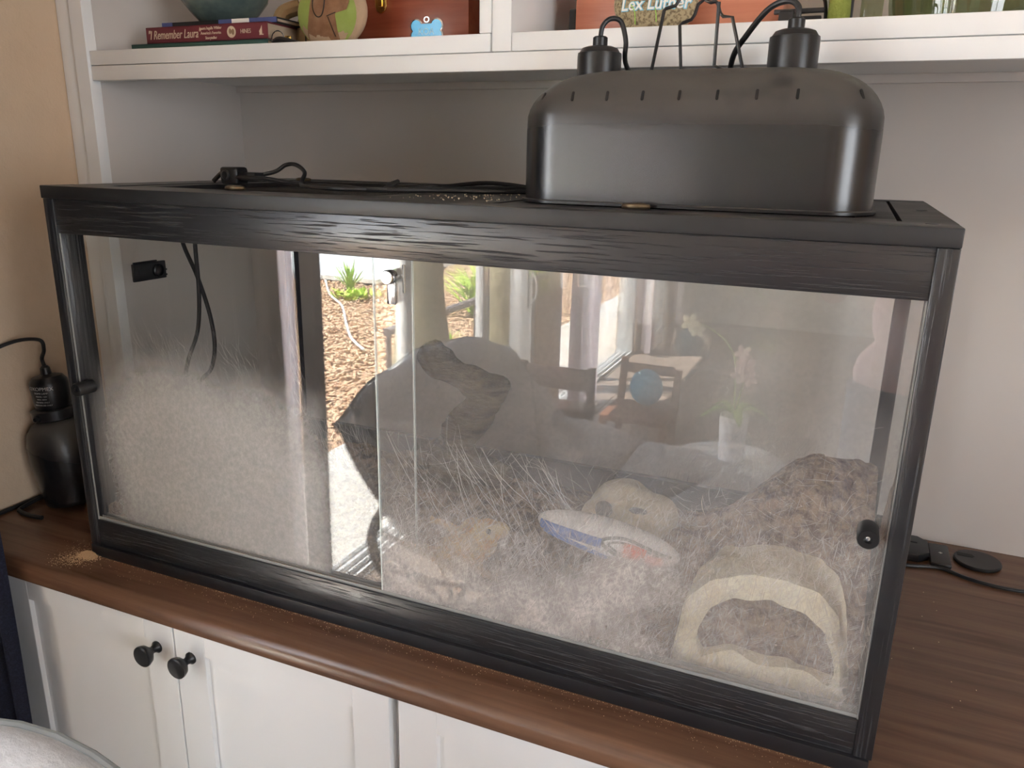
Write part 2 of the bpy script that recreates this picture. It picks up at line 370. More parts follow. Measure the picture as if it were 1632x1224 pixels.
# left wall with the sliding door and a second one further along
D0, D1, E0, E1, DT = -.70, -2.785, -3.135, -4.835, 1.30
b = new()
box(b, XL-.15, XL, D0, YB, Z0, ZC); box(b, XL-.15, XL, D1, D0, DT, ZC); box(b, XL-.15, XL, E0, D1, Z0, ZC)
box(b, XL-.15, XL, E1, E0, DT, ZC); box(b, XL-.15, XL, YR, E1, Z0, ZC)
struct('wall_left', b, beige)
greyw = mat('grey_green_wall', (.68, .72, .68), .9, bump=((25, 25, 25), .3, .004))
b = new(); box(b, XL, XR, YB-.02, YB+.1, Z0, ZC); struct('wall_back', b, beige)
b = new(); box(b, XL, XR, YR-.15, YR, Z0, ZC)
struct('wall_rear', b, greyw)
b = new()   # right wall with a wide window
box(b, XR, XR+.15, -1.1, YB, Z0, ZC); box(b, XR, XR+.15, YR, -2.7, Z0, ZC); box(b, XR, XR+.15, -2.7, -1.1, Z0, 0); box(b, XR, XR+.15, -2.7, -1.1, 1.4, ZC)
struct('wall_right', b, beige)

def slider(name, y0, y1, stiles, handle_y):
    """a sliding glass door in the left wall: vinyl frame, ridged sill, stiles, panes"""
    b = new()
    box(b, XL-.13, XL-.01, y0-.05, y0, Z0, DT, .004); box(b, XL-.13, XL-.01, y1, y1+.05, Z0, DT, .004); box(b, XL-.13, XL-.01, y1+.05, y0-.05, DT-.05, DT, .004)
    d = struct(name, b, vinyl)
    b = new(); box(b, XL-.135, XL+.004, y1+.03, y0-.03, Z0-.015, Z0+.004, .002)
    sl = obj('sill', b, alum, d); b = new()
    for k, w in ((-.120, .006), (-.085, .012), (-.050, .006), (-.015, .010)): box(b, XL+k-w/2, XL+k+w/2, y1+.03, y0-.03, Z0+.003, Z0+.022, .002)
    obj('sill_ridge', b, vinyl, sl)
    ys = [y0-.05]+stiles+[y1+.05]
    for s in stiles:
        b = new(); box(b, XL-.085, XL-.045, s-.035, s+.035, Z0+.02, DT-.05, .005)
        box(b, XL-.050, XL-.038, s-.008, s+.008, Z0+.02, DT-.05, .002); obj('stile', b, vinyl, d)
    for a, c in zip(ys, ys[1:]):
        b = new(); box(b, XL-.067, XL-.062, c, a, Z0+.02, DT-.05); obj('pane', b, window_glass, d)
    b = new(); box(b, XL-.045, XL-.028, handle_y-.014, handle_y+.014, -.06, .14, .004); tube(b, [(XL-.02, handle_y, -.04), (XL+.01, handle_y, 0), (XL+.01, handle_y, .08), (XL-.02, handle_y, .12)], .007)
    obj('door_handle', b, vinyl, d)
    return d
slider('door_1', D0, D1, [-1.61, -2.28], -2.735)
slider('door_2', E0, E1, [-3.985], -4.69)
b = new()
for y in (-2.67, -1.13, -1.9): box(b, XR+.04, XR+.09, y-.03, y+.03, 0, 1.4)
box(b, XR+.04, XR+.09, -2.64, -1.16, 0, .06); box(b, XR+.04, XR+.09, -2.64, -1.16, 1.34, 1.4)
w1 = struct('window_1', b, vinyl); b = new(); box(b, XR+.062, XR+.066, -2.64, -1.16, .06, 1.34); obj('pane', b, window_glass, w1)

def curtain(name, label, y0, y1, x, m, depth=.035, folds=5, z0=Z0+.02, z1=DT+.1, flare=0., across=False):
    n, k = folds*12, 14; b = new(); rows = []
    for j in range(k+1):
        t = j/k; z = z1+(z0-z1)*t; row = []
        for i in range(n+1):
            s = i/n; y = y0+(y1-y0)*s*(1+flare*t)
            xx = x+depth*(math.sin(s*folds*2*PI+.6*math.sin(3*t))*(.7+.3*t))+.006*noise.noise(Vector((s*6, t*3, y0)))
            row.append(b.verts.new((y, xx, z) if across else (xx, y, z)))
        rows.append(row)
    for a, c in zip(rows, rows[1:]):
        for i in range(n): b.faces.new((a[i], a[i+1], c[i+1], c[i]))
    bmesh.ops.solidify(b, geom=b.faces[:], thickness=.003)
    o = obj(name, b, m, loc=((y0+y1)/2, x, z0) if across else (x, (y0+y1)/2, z0)); tag(o, label, 'curtain'); return o
curtain('curtain', 'dark navy woven curtain bunched against the left end of the white cabinets', -.262, -.066, -.112, navy, .010, 4, across=True)
curtain('curtain', 'wide navy curtain drawn across the wall between counter and sliding door', -.150, -.735, -.215, navy, .026, 6)
curtain('curtain', 'sheer white curtain strip showing between the two navy curtains', -.757, -.842, -.250, sheer, .008, 2)
curtain('curtain', 'narrow navy curtain panel drawn back at the near edge of the sliding door', -.848, -.962, -.250, navy, .010, 2)
curtain('curtain', 'pale lilac curtain hanging between the two sliding doors', -3.12, -3.56, XL+.08, sheer, .045, 4)
curtain('curtain', 'pale lilac curtain hanging at the far side of the second sliding door', -4.78, -5.28, XL+.08, sheer, .045, 4)

# ================================================================== OUTDOORS
b = new(); box(b, -9, XL-.15, -16, 3, Z0-.30, Z0-.09); struct('ground_earth', b, mulchb)
b = new(); box(b, -1.15, XL-.135, -8, 1.2, Z0-.09, Z0-.02, .008); struct('patio', b, concrete)
b = new(); box(b, -9, -3.9, -16, -6.9, Z0-.05, Z0+.0); box(b, -9, -5.2, -6.9, 3, Z0-.05, Z0+.02)
pale = mat('white_paving', (.74, .78, .76), .8, bump=((12, 12, 12), .3, .01)); struct('path_paving', b, pale)
# mulch: tens of thousands of loose bark chips
n = 30000
cx = rng.uniform(-5.2, -1.16, n); cyy = rng.uniform(-11.0, -.8, n)
keep = ~((cx < -3.9) & (cyy < -6.9)); cx, cyy = cx[keep], cyy[keep]; n = len(cx)
ln = rng.uniform(.025, .07, n); wd = rng.uniform(.010, .024, n); th = rng.uniform(.004, .01, n)
yw = rng.uniform(0, 2*PI, n); tl = rng.normal(0, .35, n); cz = Z0-.088+rng.uniform(0, .045, n)
base = np.array([(-1, -1, -1), (1, -1, -1), (1, 1, -1), (-1, 1, -1), (-.8, -.8, 1), (.8, -.8, 1), (.8, .8, 1), (-.8, .8, 1)])*.5
P = base[None]*np.stack([ln, wd, th], 1)[:, None]
cT, sT = np.cos(tl), np.sin(tl); x = P[..., 0]*cT[:, None]-P[..., 2]*sT[:, None]; z = P[..., 0]*sT[:, None]+P[..., 2]*cT[:, None]; y = P[..., 1]
c_, s_ = np.cos(yw), np.sin(yw); X = x*c_[:, None]-y*s_[:, None]+cx[:, None]; Y = x*s_[:, None]+y*c_[:, None]+cyy[:, None]; Zz = z+cz[:, None]
V = np.stack([X, Y, Zz], -1).reshape(-1, 3)
qf = np.array([(0, 3, 2, 1), (4, 5, 6, 7), (0, 1, 5, 4), (1, 2, 6, 5), (2, 3, 7, 6), (3, 0, 4, 7)])
Fq = (qf[None]+np.arange(n)[:, None, None]*8).reshape(-1, 4)
chips = mat('bark_chips', (.62, .47, .32), .85, var=((17, 17, 17), (.34, .20, .13), .42, .60, 6))
tag(raw('bark_mulch', V, Fq, chips, kind='stuff'), 'reddish tan bark chips covering the bed outside the door', 'mulch')
def hedge_clump(name, label, cat, loc, n, L, w, m, spread=.5, loose=False):
    b = new()
    for i in range(n):
        a = random.uniform(0, 2*PI); s = random.uniform(.1, spread); h = L*random.uniform(.6, 1)
        r0 = random.uniform(0, .03 if not loose else .25)
        p0 = Vector(loc)+Vector((r0*math.cos(a*3), r0*math.sin(a*3), 0)); d = Vector((math.cos(a)*s, math.sin(a)*s, 1))
        side = Vector((-math.sin(a), math.cos(a), 0))*w
        pts = [p0+d*h*t-Vector((0, 0, h*.35*s*t*t)) for t in (0, .35, .7, 1)]
        ws = (.6, 1, .7, .05); vs = []
        for p, q in zip(pts, ws): vs.append((b.verts.new(p-side*q), b.verts.new(p+side*q)))
        for u, v in zip(vs, vs[1:]): b.faces.new((u[0], u[1], v[1], v[0]))
    o = obj(name, b, m, loc=loc); return tag(o, label, cat)
hedge_clump('spiky_plant', 'spiky green clump at the top of the bark bed', 'plant', (-3.95, -6.45, Z0-.06), 40, .42, .012, leafm, 1.0)
hedge_clump('ground_cover_plant', 'low yellow-green plant beside the spiky clump', 'plant', (-3.62, -6.1, Z0-.06), 90, .13, .02, leafm2, 1.4, True)
hedge_clump('small_plant', 'small thin plant at the edge of the white paving', 'plant', (-3.7, -7.0, Z0-.06), 26, .28, .008, leafm, .8)
hedge_clump('leafy_shrub', 'leafy light green shrub seen through the far door pane', 'plant', (-1.95, -5.95, Z0-.06), 420, .62, .022, leafm2, .9, True)
hedge_clump('leafy_shrub', 'small green shrub low behind the cushion chair outside', 'plant', (-1.7, -4.25, Z0-.06), 160, .22, .015, leafm2, .9, True)
b = new(); tube(b, [(-4.5, -6.75, Z0-.03), (-3.9, -6.0, Z0-.03), (-3.4, -5.5, Z0-.03), (-2.9, -4.85, Z0-.03), (-2.5, -4.35, Z0-.03), (-2.2, -4.08, Z0-.035)], .011)
tag(obj('irrigation_hose', b, vinyl, loc=(-3.4, -5.4, Z0-.04)), 'white irrigation hose snaking across the bark mulch', 'hose')
def trunk(label, x, y, r, lean, h=2.6):
    b = new(); tube(b, [(x, y, Z0-.08), (x+lean*.2, y, Z0+.4), (x+lean*.6, y+.02, .1), (x+lean, y-.02, .8), (x+lean, y, h)], lambda t: r*(1.35-.5*t)*(1+.12*math.sin(t*9)), 16)
    tag(obj('tree_trunk', b, olive, loc=(x, y, Z0-.06)), label, 'tree')
trunk('thick olive-brown tree trunk just outside the middle door pane', -.80, -2.52, .115, .02)
trunk('thinner olive tree trunk outside the far door pane', -.80, -3.50, .085, .03)
b = new(); tube(b, [(-1.5, -3.3, -.42), (-1.5, -5.9, -.415)], .028, 10, False)
for y in (-3.32, -4.6, -5.85): tube(b, [(-1.5, y, Z0-.05), (-1.5, y, -.42)], .02, 8, False)
tag(obj('garden_rail', b, mat('grey_rail', (.10, .09, .09), .6), loc=(-1.5, -4.6, Z0-.05)), 'grey garden rail crossing in front of the bark bed', 'rail')

# ================================================================== BUILT-IN BOOKCASE
FX0, FX1, FY, BY = -.283, 2.05, .30, .68
bc = thing('built_in_bookcase', 'white built-in bookcase with open cubbies above the wooden counter', 'bookcase', (.9, .5, 0))
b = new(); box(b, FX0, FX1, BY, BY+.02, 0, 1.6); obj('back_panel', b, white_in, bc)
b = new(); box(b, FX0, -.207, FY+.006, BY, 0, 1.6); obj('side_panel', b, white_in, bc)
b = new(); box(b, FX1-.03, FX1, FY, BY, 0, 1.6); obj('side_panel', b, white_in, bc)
b = new(); box(b, -.2835, -.246, FY-.008, FY+.02, .001, 1.6, .002); obj('outer_stile', b, white, bc)
b = new(); prism(b, [(-.246, FY-.006), (-.240, FY-.016), (-.2085, FY-.016), (-.2075, FY-.014), (-.2075, FY+.02), (-.246, FY+.02)], .001, 1.6, 'z'); obj('inner_stile', b, white, bc)
b = new(); box(b, -.207, FX1-.03, FY+.001, BY, .806, .832); obj('shelf', b, white, bc)
b = new(); box(b, -.2065, FX1-.03, FY-.012, FY+.012, .785, .8105, .0015); obj('lower_shelf_rail', b, white, bc)
b = new(); box(b, -.2065, .605, FY-.012, FY+.012, .8115, .8365, .0012); obj('upper_shelf_rail', b, white, bc)
b = new(); box(b, .639, FX1-.03, FY-.012, FY+.012, .8115, .8365, .0012); obj('upper_shelf_rail', b, white, bc)
b = new(); box(b, -.207, FX1-.03, BY-.012, BY, .792, .806, .001); obj('nailing_strip', b, white_in, bc)
b = new(); box(b, .587, .6065, FY-.012, BY, .837, 1.6, .0012); obj('divider', b, white, bc)
b = new(); box(b, .6075, .638, FY-.012, BY, .8115, 1.6, .0012); obj('divider', b, white, bc)

# ================================================================== COUNTER AND CABINETS
b = new()
prof = [(-.058, 0)]+[(-.058-.019*math.sin(a), -.019+.019*math.cos(a)) for a in (.2, .45, .7, .95, 1.2, 1.45)]+[(-.077, -.027), (-.0745, -.032), (.69, -.032), (.69, 0)]
prism(b, prof, XL+.001, 2.05, 'x')
ct = tag(obj('countertop', b, counterm, loc=(.9, .3, -.032)), 'dark walnut wooden countertop with rounded front edge', 'countertop')
b = new(); box(b, 1.452, 1.53, .16, .52, .0006, .004, .001); tag(obj('wooden_board', b, redwood, loc=(1.49, .3, .0006)), 'reddish brown thin board lying at the right end of the counter', 'board')
def cabinet(label, x0, x1, split):
    c = thing('base_cabinet', label, 'cabinet', ((x0+x1)/2, .2, Z0), 'white base cabinets under the counter')
    b = new()
    box(b, x0, x0+.018, -.034, .66, Z0+.08, -.033); box(b, x1-.018, x1, -.034, .66, Z0+.08, -.033); box(b, x0+.018, x1-.018, -.034, .66, Z0+.08, Z0+.10)
    box(b, x0+.018, x1-.018, -.034, -.026, Z0+.08, -.033); box(b, x0, x1, .02, .66, Z0+.002, Z0+.08)
    obj('body', b, white, c)
    return c
def door(c, x0, x1, knob_x):
    yf, yb, zt, zb, s = -.055, -.0355, -.0335, Z0+.09, .060
    b = new()
    box(b, x0, x0+s, yf, yb, zb, zt, .0008, 1); box(b, x1-s, x1, yf, yb, zb, zt, .0008, 1)
    box(b, x0+s, x1-s, yf, yb, zt-.052, zt, .0006, 1); box(b, x0+s, x1-s, yf, yb, zb, zb+s, .0006, 1)
    box(b, x0+s-.004, x1-s+.004, yf+.0085, yb-.002, zb+s-.004, zt-.046)
    d = obj('door', b, white, c)
    k = new()
    lathe(k, [(.010, 0), (.010, .002), (.0065, .006), (.0055, .011), (.008, .015), (.0155, .022), (.0175, .028), (.0172, .031), (.0150, .0325), (0, .0318)], (knob_x, yf, -.094), (0, -1, 0), 32)
    obj('knob', k, blackwall, d); return d
c1 = cabinet('white shaker cabinet with two black cup knobs, below the left half of the terrarium', -.165, .622, .23)
door(c1, -.163, .2275, .192); door(c1, .2305, .6205, .262)
c2 = cabinet('white shaker cabinet right of the grey gap, mostly below the picture', .634, 1.42, 1.03)
door(c2, .6355, 1.025, .99); door(c2, 1.028, 1.4185, 1.06)
c3 = cabinet('narrow white shaker cabinet at the right end of the counter, outside the picture', 1.432, 2.045, 1.7)
door(c3, 1.434, 1.737, 1.70); door(c3, 1.740, 2.043, 1.775)
b = new(); box(b, .6225, .6335, -.030, .3, Z0+.002, -.033)
tag(obj('filler_strip', b, mat('grey_white_filler', (.50, .50, .48), .5), loc=(.628, 0, Z0)), 'narrow grey-white filler strip between the two white cabinets', 'filler')

# ================================================================== TERRARIUM
TW, TD, TH = 1.22, .571, .611
T = thing('terrarium', 'long black-framed glass terrarium with sliding front panes standing on the counter', 'terrarium', (0, 0, 0))
def tp(name, bm, m, **k): return obj(name, bm, m, T, **k)
LZ = TH-.019
# lid: a frame round two screened openings
OP = [(.075, .560), (.715, 1.170)]; OY0, OY1 = .055, .53
b = new()
box(b, 0, TW, -.002, OY0, LZ, TH, .0015); box(b, 0, TW, OY1, TD, LZ, TH, .0015)
box(b, 0, OP[0][0], OY0-.002, OY1+.002, LZ, TH-.0004); box(b, OP[0][1], OP[1][0], OY0-.002, OY1+.002, LZ, TH-.0004); box(b, OP[1][1], TW, OY0-.002, OY1+.002, LZ, TH-.0004)
tp('lid', b, dusty)
for i, (a, c) in enumerate(OP):
    g = .004
    b = new(); z0, z1 = TH-.012, TH-.0012
    fw = .045
    box(b, a+g, c-g, OY0+g, OY0+fw, z0, z1, .001); box(b, a+g, c-g, OY1-fw, OY1-g, z0, z1, .001)
    box(b, a+g, a+fw, OY0+fw, OY1-fw, z0, z1, .001); box(b, c-fw, c-g, OY0+fw, OY1-fw, z0, z1, .001)
    sf = tp('screen_frame', b, dusty)
    V, Fq = [], []
    def bar(x0, x1, y0, y1, z):
        k = len(V); V.extend([(x0, y0, z), (x1, y0, z), (x1, y1, z), (x0, y1, z), (x0, y0, z+.0008), (x1, y0, z+.0008), (x1, y1, z+.0008), (x0, y1, z+.0008)])
        Fq.extend([tuple(q+k) for q in qf])
    for x in np.arange(a+fw, c-fw, .005): bar(x, x+.0009, OY0+fw, OY1-fw, TH-.009)
    for y in np.arange(OY0+fw, OY1-fw, .005): bar(a+fw, c-fw, y, y+.0009, TH-.0088)
    o = raw('screen_mesh', V, Fq, blackwall, sf, kind='stuff')
for x, y in ((.285, .095), (.891, .076), (.60, .50), (.12, .47)):
    b = new(); lathe(b, [(.013, 0), (.014, .002), (.013, .0045), (.009, .006), (0, .0055)], (x, y, TH), seg=24, sx=1.25, sy=.7)
    tp('turn_button', b, mat('antique_brass', (.16, .12, .07), .4, .8), label='dull brass turn button')
for x, y in ((1.195, .035), (1.20, .28), (1.20, .53), (.02, .30), (.02, .04)):
    b = new(); lathe(b, [(.0045, 0), (.0045, .0004), (.003, .0002)], (x, y, TH), seg=16, sx=1.4); tp('screw_cap', b, blackwall)
# posts, rails, base board
for x0 in (0.0, TW-.020):
    b = new(); box(b, x0, x0+.020, .001, .046, .020, LZ-.0005, .0008); tp('front_post', b, grain_v)
    b = new(); box(b, x0, x0+.020, TD-.024, TD-.002, .020, LZ-.0005, .0008); tp('rear_post', b, blackp)
b = new(); box(b, .020, TW-.020, .0025, .0065, .541, LZ-.0004, .0006); tp('top_rail', b, grain_h)
b = new(); box(b, .020, TW-.020, .0025, .0065, .0205, .0665, .0006); tp('bottom_rail', b, grain_h)
b = new(); box(b, .020, TW-.020, TD-.018, TD-.003, .541, LZ-.0004); tp('back_rail', b, blackp)
b = new(); box(b, .020, TW-.020, TD-.018, TD-.003, .0205, .08); tp('back_rail', b, blackp)
for x0 in (.002, TW-.014):
    b = new(); box(b, x0, x0+.012, .046, TD-.024, .541, LZ-.0004); tp('side_rail', b, blackp)
    b = new(); box(b, x0, x0+.012, .046, TD-.024, .0205, .08); tp('side_rail', b, blackp)
b = new(); box(b, .003, TW-.003, -.003, TD-.003, 0, .0200, .0008); tp('base_board', b, blackp)
# tracks
trackm = mat('clear_track', (.26, .26, .25), .3, spec=.6)
b = new(); box(b, .020, TW-.020, .0067, .0230, .056, .064)
for y in (.0067, .0128, .0215): box(b, .020, TW-.020, y, y+.0010, .064, .0705)
tp('bottom_track', b, trackm, label='clear plastic sliding track')
b = new(); box(b, .020, TW-.020, .0115, .0126, .0642, .0672); tp('dirt_line', b, crumb, label='line of sand lying in the track')
b = new(); box(b, .020, TW-.020, .0067, .0230, .5465, .553); tp('top_track', b, blackp)
for x0 in (.0203, TW-.0215):
    b = new(); box(b, x0, x0+.0012, .0040, .0062, .0665, .541); tp('side_channel', b, trackm, label='thin pale plastic channel beside the post')
# panes: the right one runs in front
def pane(x0, x1, y0, y1, m, edge_left, edge_right):
    b = new(); box(b, x0, x1, y0, y1, .0655, .545); p = tp('sliding_pane', b, m)
    em = MATS.get('glass_edge') or mat('glass_edge', (.62, .68, .66), .25, spec=.8)
    for x, on in ((x0, edge_left), (x1, edge_right)):
        if on:
            q = new(); box(q, x-.0007, x+.0007, y0-.0002, y1+.0002, .0655, .545); obj('polished_edge', q, em, p)
    return p
pl = pane(.0215, .627, .0155, .0190, glass_left, False, True)
pr_ = pane(.575, 1.1985, .0075, .0112, glass_right, True, False)
pl['label'] = 'sliding pane filmed with grey dust'; pr_['label'] = 'sliding pane covered in fine scratches'
def bumper(x, z, p, side):
    b = new(); y0, y1 = (.0155, -.015) if side < 0 else (.0075, -.021)
    lathe(b, [(.0105, 0), (.0108, .003), (.0108, abs(y0-y1)-.0015), (.0098, abs(y0-y1)), (.0042, abs(y0-y1)), (.0040, abs(y0-y1)-.004), (0, abs(y0-y1)-.004)], (x, y0, z), (0, -1, 0), 32)
    k = obj('knob', b, blackwall, p)
    s = new(); lathe(s, [(.0034, 0), (.0034, .0016), (.002, .0024), (0, .0022)], (x, y1+.0045, z), (0, -1, 0), 20)
    obj('screw', s, steel, T, label='chrome screw in the pane knob')
bumper(.034, .299, pl, -1); bumper(1.1795, .296, pr_, 1)
# lock: chrome barrel with key plate
b = new(); lathe(b, [(.0085, 0), (.0092, .003), (.0092, .012), (.0078, .014), (.0045, .0142), (0, .0135)], (.6035, .0075, .519), (0, -1, 0), 28)
box(b, .5975, .6095, .0035, .0073, .484, .513, .0008); tp('pane_lock', b, steel, label='small chrome lock with key plate')
b = new(); tube(b, [(.6215, .0055, .535), (.6215, .0055, .50)], .0018, 8, False); tp('lock_catch', b, steel)
# clear sides and back
b = new(); box(b, .0055, .0085, .044, TD-.022, .075, .545); side = tp('left_glass', b, glass_clear)
b = new(); box(b, TW-.0085, TW-.0055, .044, TD-.022, .075, .545); tp('right_glass', b, glass_clear)
b = new(); box(b, .018, TW-.018, TD-.012, TD-.009, .075, .545); tp('back_glass', b, glass_clear)
# cord port on the left glass
b = new(); box(b, .0095, .0150, .137, .207, .447, .4775, .0015)
box(b, .0095, .0135, .141, .190, .4775, .4800, .0005)
for z in (.451, .460): box(b, .0095, .0140, .206, .2095, z, z+.003)
cp = tp('cord_port', b, blackwall, label='black plastic cord port fixed to the left glass')
b = new(); lathe(b, [(.0115, 0), (.0115, .004), (.0095, .0055), (.0085, .001), (0, .0005)], (.0145, .188, .462), (1, 0, 0), 24); obj('port_hole', b, mat('port_black', (.002, .002, .002), .3), cp)
b = new(); box(b, .0150, .0156, .147, .162, .459, .467); obj('maker_plate', b, blackp, cp)

# ---- what is inside
def hgt(x, y):
    h = .085+.035*min(1, max(0, (y-.03)/.25))-.085*max(0, (y-.30)/.2)
    h += .135*math.exp(-(((x-1.16)/.14)**2+((y-.32)/.14)**2)**1.4)
    h += .06*math.exp(-(((x-.22)/.2)**2+((y-.20)/.15)**2))
    h += .050*math.exp(-(((x-.88)/.10)**2+((y-.17)/.09)**2))
    h += .035*math.exp(-(((x-.50)/.10)**2+((y-.30)/.10)**2))
    h -= .045*math.exp(-(((x-.70)/.10)**2+((y-.05)/.09)**2))
    h += .018*noise.noise(Vector((x*13, y*13, 2)))+.008*noise.noise(Vector((x*40, y*40, 5)))
    if .975 < x < 1.20:
        h += .11*math.exp(-(((x-1.08)/.11)**2+((y-.17)/.09)**2)); k = max(0, min(1, (.090-y)/.02)); h = h*(1-k)+.035*k
    return max(.03, h)
nx, ny = 230, 100
xs = np.linspace(.0215, TW-.0215, nx); ys = np.linspace(.0245, TD-.020, ny)
V = [(x, y, hgt(x, y)+.0022*random.uniform(-1, 1)) for y in ys for x in xs]
Fq = [(j*nx+i, j*nx+i+1, (j+1)*nx+i+1, (j+1)*nx+i) for j in range(ny-1) for i in range(nx-1)]
k = len(V)
bd = [i for i in range(nx)]+[j*nx+nx-1 for j in range(1, ny)]+[(ny-1)*nx+i for i in range(nx-2, -1, -1)]+[j*nx for j in range(ny-2, 0, -1)]
V += [(V[i][0], V[i][1], .022) for i in bd]
for q in range(len(bd)):
    r = (q+1) % len(bd); Fq.append((bd[q], k+q, k+r, bd[r]))
tag(raw('substrate', V, Fq, soil, kind='stuff', smooth=60), 'tan and brown sandy substrate heaped inside the terrarium', 'substrate')
# loose bits of substrate and dry straw near the glass
def ribbons(name, label, cat, specs, m, kind='stuff', parent=None):
    V, Fq = [], []
    for p0, p1, bend, w in specs:
        p0, p1 = Vector(p0), Vector(p1); d = (p1-p0); L = d.length
        if L < 1e-5: continue
        nrm = Vector((0, 1, 0)); sd = d.cross(nrm).normalized(); k = len(V); mid = (p0+p1)/2+sd*bend*L
        pts = [p0, (p0+mid)/2+sd*bend*L*.25, mid, (p1+mid)/2+sd*bend*L*.25, p1]
        for i, p in enumerate(pts):
            ww = w*(.35 if i in (0, 4) else 1)/2
            V += [tuple(p-sd*ww), tuple(p+sd*ww), tuple(p+Vector((0, w*.6, 0)))]
        for i in range(4):
            a = k+i*3; c = a+3
            Fq += [(a, c, c+1, a+1), (a+1, c+1, c+2, a+2), (a+2, c+2, c, a)]
    o = raw(name, V, Fq, m, parent, kind=kind)
    if label: tag(o, label, cat)
    return o
scm = mat('pale_scratch', (.66, .63, .61), .6)
sp = []
def ztop(x): return .30+.10*max(0, min(1, (x-.85)/.25))
while len(sp) < 1500:   # hair-fine claw scratches on the inner face of the right pane
    x = random.uniform(.50, 1.175); z = random.uniform(.075, .40)
    zt = ztop(x)
    if z > zt or random.random() > (1.0 if z < zt-.05 else .45): continue
    if .99 < x < 1.175 and z < .20 and random.random() < .55: continue
    r = random.random()
    a = random.gauss(2.2, .35) if r < .5 else (random.gauss(.95, .3) if r < .85 else random.uniform(0, PI))
    if x > .98: a = random.uniform(0, PI)
    L = random.uniform(.008, .05)*(1.4 if x < .9 else .6)
    sp.append(((x, .0116, z), (x+L*math.cos(a), .0116, z+L*math.sin(a)), random.uniform(-.12, .12), random.uniform(.00010, .00026)))
ok = []
for p0, p1, bnd, w in sp:
    if .06 < p1[2] < .43 and .578 < p0[0] and .578 < p1[0] < 1.19: ok.append((p0, p1, bnd, w))
ribbons('scratch', None, None, ok, scm, parent=pr_)
sp = []
while len(sp) < 1500:   # on the left pane, feathered along the upper limit of the dust
    x = random.uniform(.10, .56); z = random.gauss(.315-.09*max(0, (x-.2)), .045)
    a = random.gauss(2.0, .35); L = random.uniform(.008, .045)
    if z < .08 or z > .40: continue
    sp.append(((x, .0194, z), (x+L*math.cos(a), .0194, z+L*math.sin(a)), random.uniform(-.1, .1), random.uniform(.00010, .00022)))
ribbons('scratch', None, None, sp, scm, parent=pl)
# thicker pale strands: long claw marks sweeping down the right pane
sp = []
for i in range(70):
    x = random.uniform(.60, .86); z = random.uniform(.10, .26); a = random.gauss(2.15, .16); L = random.uniform(.04, .13)
    if x+L*math.cos(a) < .58: continue
    sp.append(((x, .0120, z), (x+L*math.cos(a), .0120, min(.31, z+L*math.sin(a))), random.uniform(.02, .12), random.uniform(.0003, .0008)))
ribbons('claw_mark', None, None, sp, scm, parent=pr_)
# driftwood branch
b = new()
tube(b, [(.560, .26, .140), (.572, .255, .185), (.575, .25, .225), (.603, .245, .265), (.632, .24, .305), (.640, .235, .330)], lambda t: .038-.016*t+.004*math.sin(t*14), 16)
tube(b, [(.636, .24, .312), (.605, .245, .318), (.572, .25, .326), (.548, .25, .338), (.526, .255, .350), (.512, .265, .362)], lambda t: .022+.004*t+.004*math.sin(t*11), 14)
tube(b, [(.50, .29, .150), (.54, .27, .185), (.60, .26, .175), (.655, .27, .150)], lambda t: .030-.008*t, 12)
tube(b, [(.565, .25, .170), (.53, .235, .140), (.50, .22, .115)], lambda t: .022-.01*t, 10)
b = remesh(b, .0035, 2)
for v in b.verts:
    c = v.co; nz = noise.noise(Vector((c.x*25, c.y*25, c.z*90)))*.0035+noise.noise(c*22)*.007
    v.co = c+v.normal*nz
tag(obj('driftwood_branch', b, barkm, loc=(.565, .26, .15), smooth=60), 'gnarled grey-brown driftwood branch bent over inside the terrarium', 'branch')
# cream stone hide against the glass
hd = thing('stone_hide', 'cream stone hide with a wide dark opening in the front right corner', 'reptile hide', (1.085, .12, .03))
outer = [(.985, .031), (.980, .06), (.983, .10), (.992, .145), (1.020, .178), (1.066, .196), (1.105, .198), (1.140, .190), (1.165, .170), (1.178, .130), (1.186, .080), (1.190, .031)]
inner = [(1.018, .066), (1.008, .080), (1.010, .105), (1.022, .135), (1.048, .156), (1.090, .163), (1.132, .158), (1.156, .136), (1.168, .102), (1.171, .080), (1.168, .070), (1.150, .074), (1.12, .080), (1.09, .078), (1.05, .082)]
def resamp(pts, n, closed=True):
    P = [Vector((p[0], 0, p[1])) for p in pts]; P = P+[P[0]]
    L = [0]
    for a, c in zip(P, P[1:]): L.append(L[-1]+(c-a).length)
    out = []
    for k in range(n):
        s = L[-1]*k/n; i = max(j for j in range(len(L)-1) if L[j] <= s+1e-9); t = (s-L[i])/(L[i+1]-L[i]); out.append(P[i].lerp(P[i+1], t))
    return out
NN = 72
def align(pts, ref):
    c = Vector((1.085, 0, .11)); ang = lambda p: math.atan2((p-c).z, (p-c).x)
    return sorted(pts, key=ang)
Oo, Ii = align(resamp(outer, NN), None), align(resamp(inner, NN), None)
b = new(); rings = []
cen = Vector((1.085, 0, .10))
def ring(src, y, s=1, nz=.0025):
    r = []
    for p in src:
        q = cen+(p-cen)*s
        q = Vector((q.x, y, max(.0305, q.z)))
        d = noise.noise(Vector((q.x*45, y*45, q.z*45)))*nz
        r.append(b.verts.new(Vector((q.x+d, q.y+d*.7, q.z+d))))
    rings.append(r)
ring(Oo, .25, .55); ring(Oo, .235, .8); ring(Oo, .19, .95); ring(Oo, .12, 1.0); ring(Oo, .060, 1.0); ring(Oo, .046, .985)
mixr = [o.lerp(i_, .5) for o, i_ in zip(Oo, Ii)]
ring(mixr, .042); ring(Ii, .050, 1.0, .004); ring(Ii, .07, 1.03)
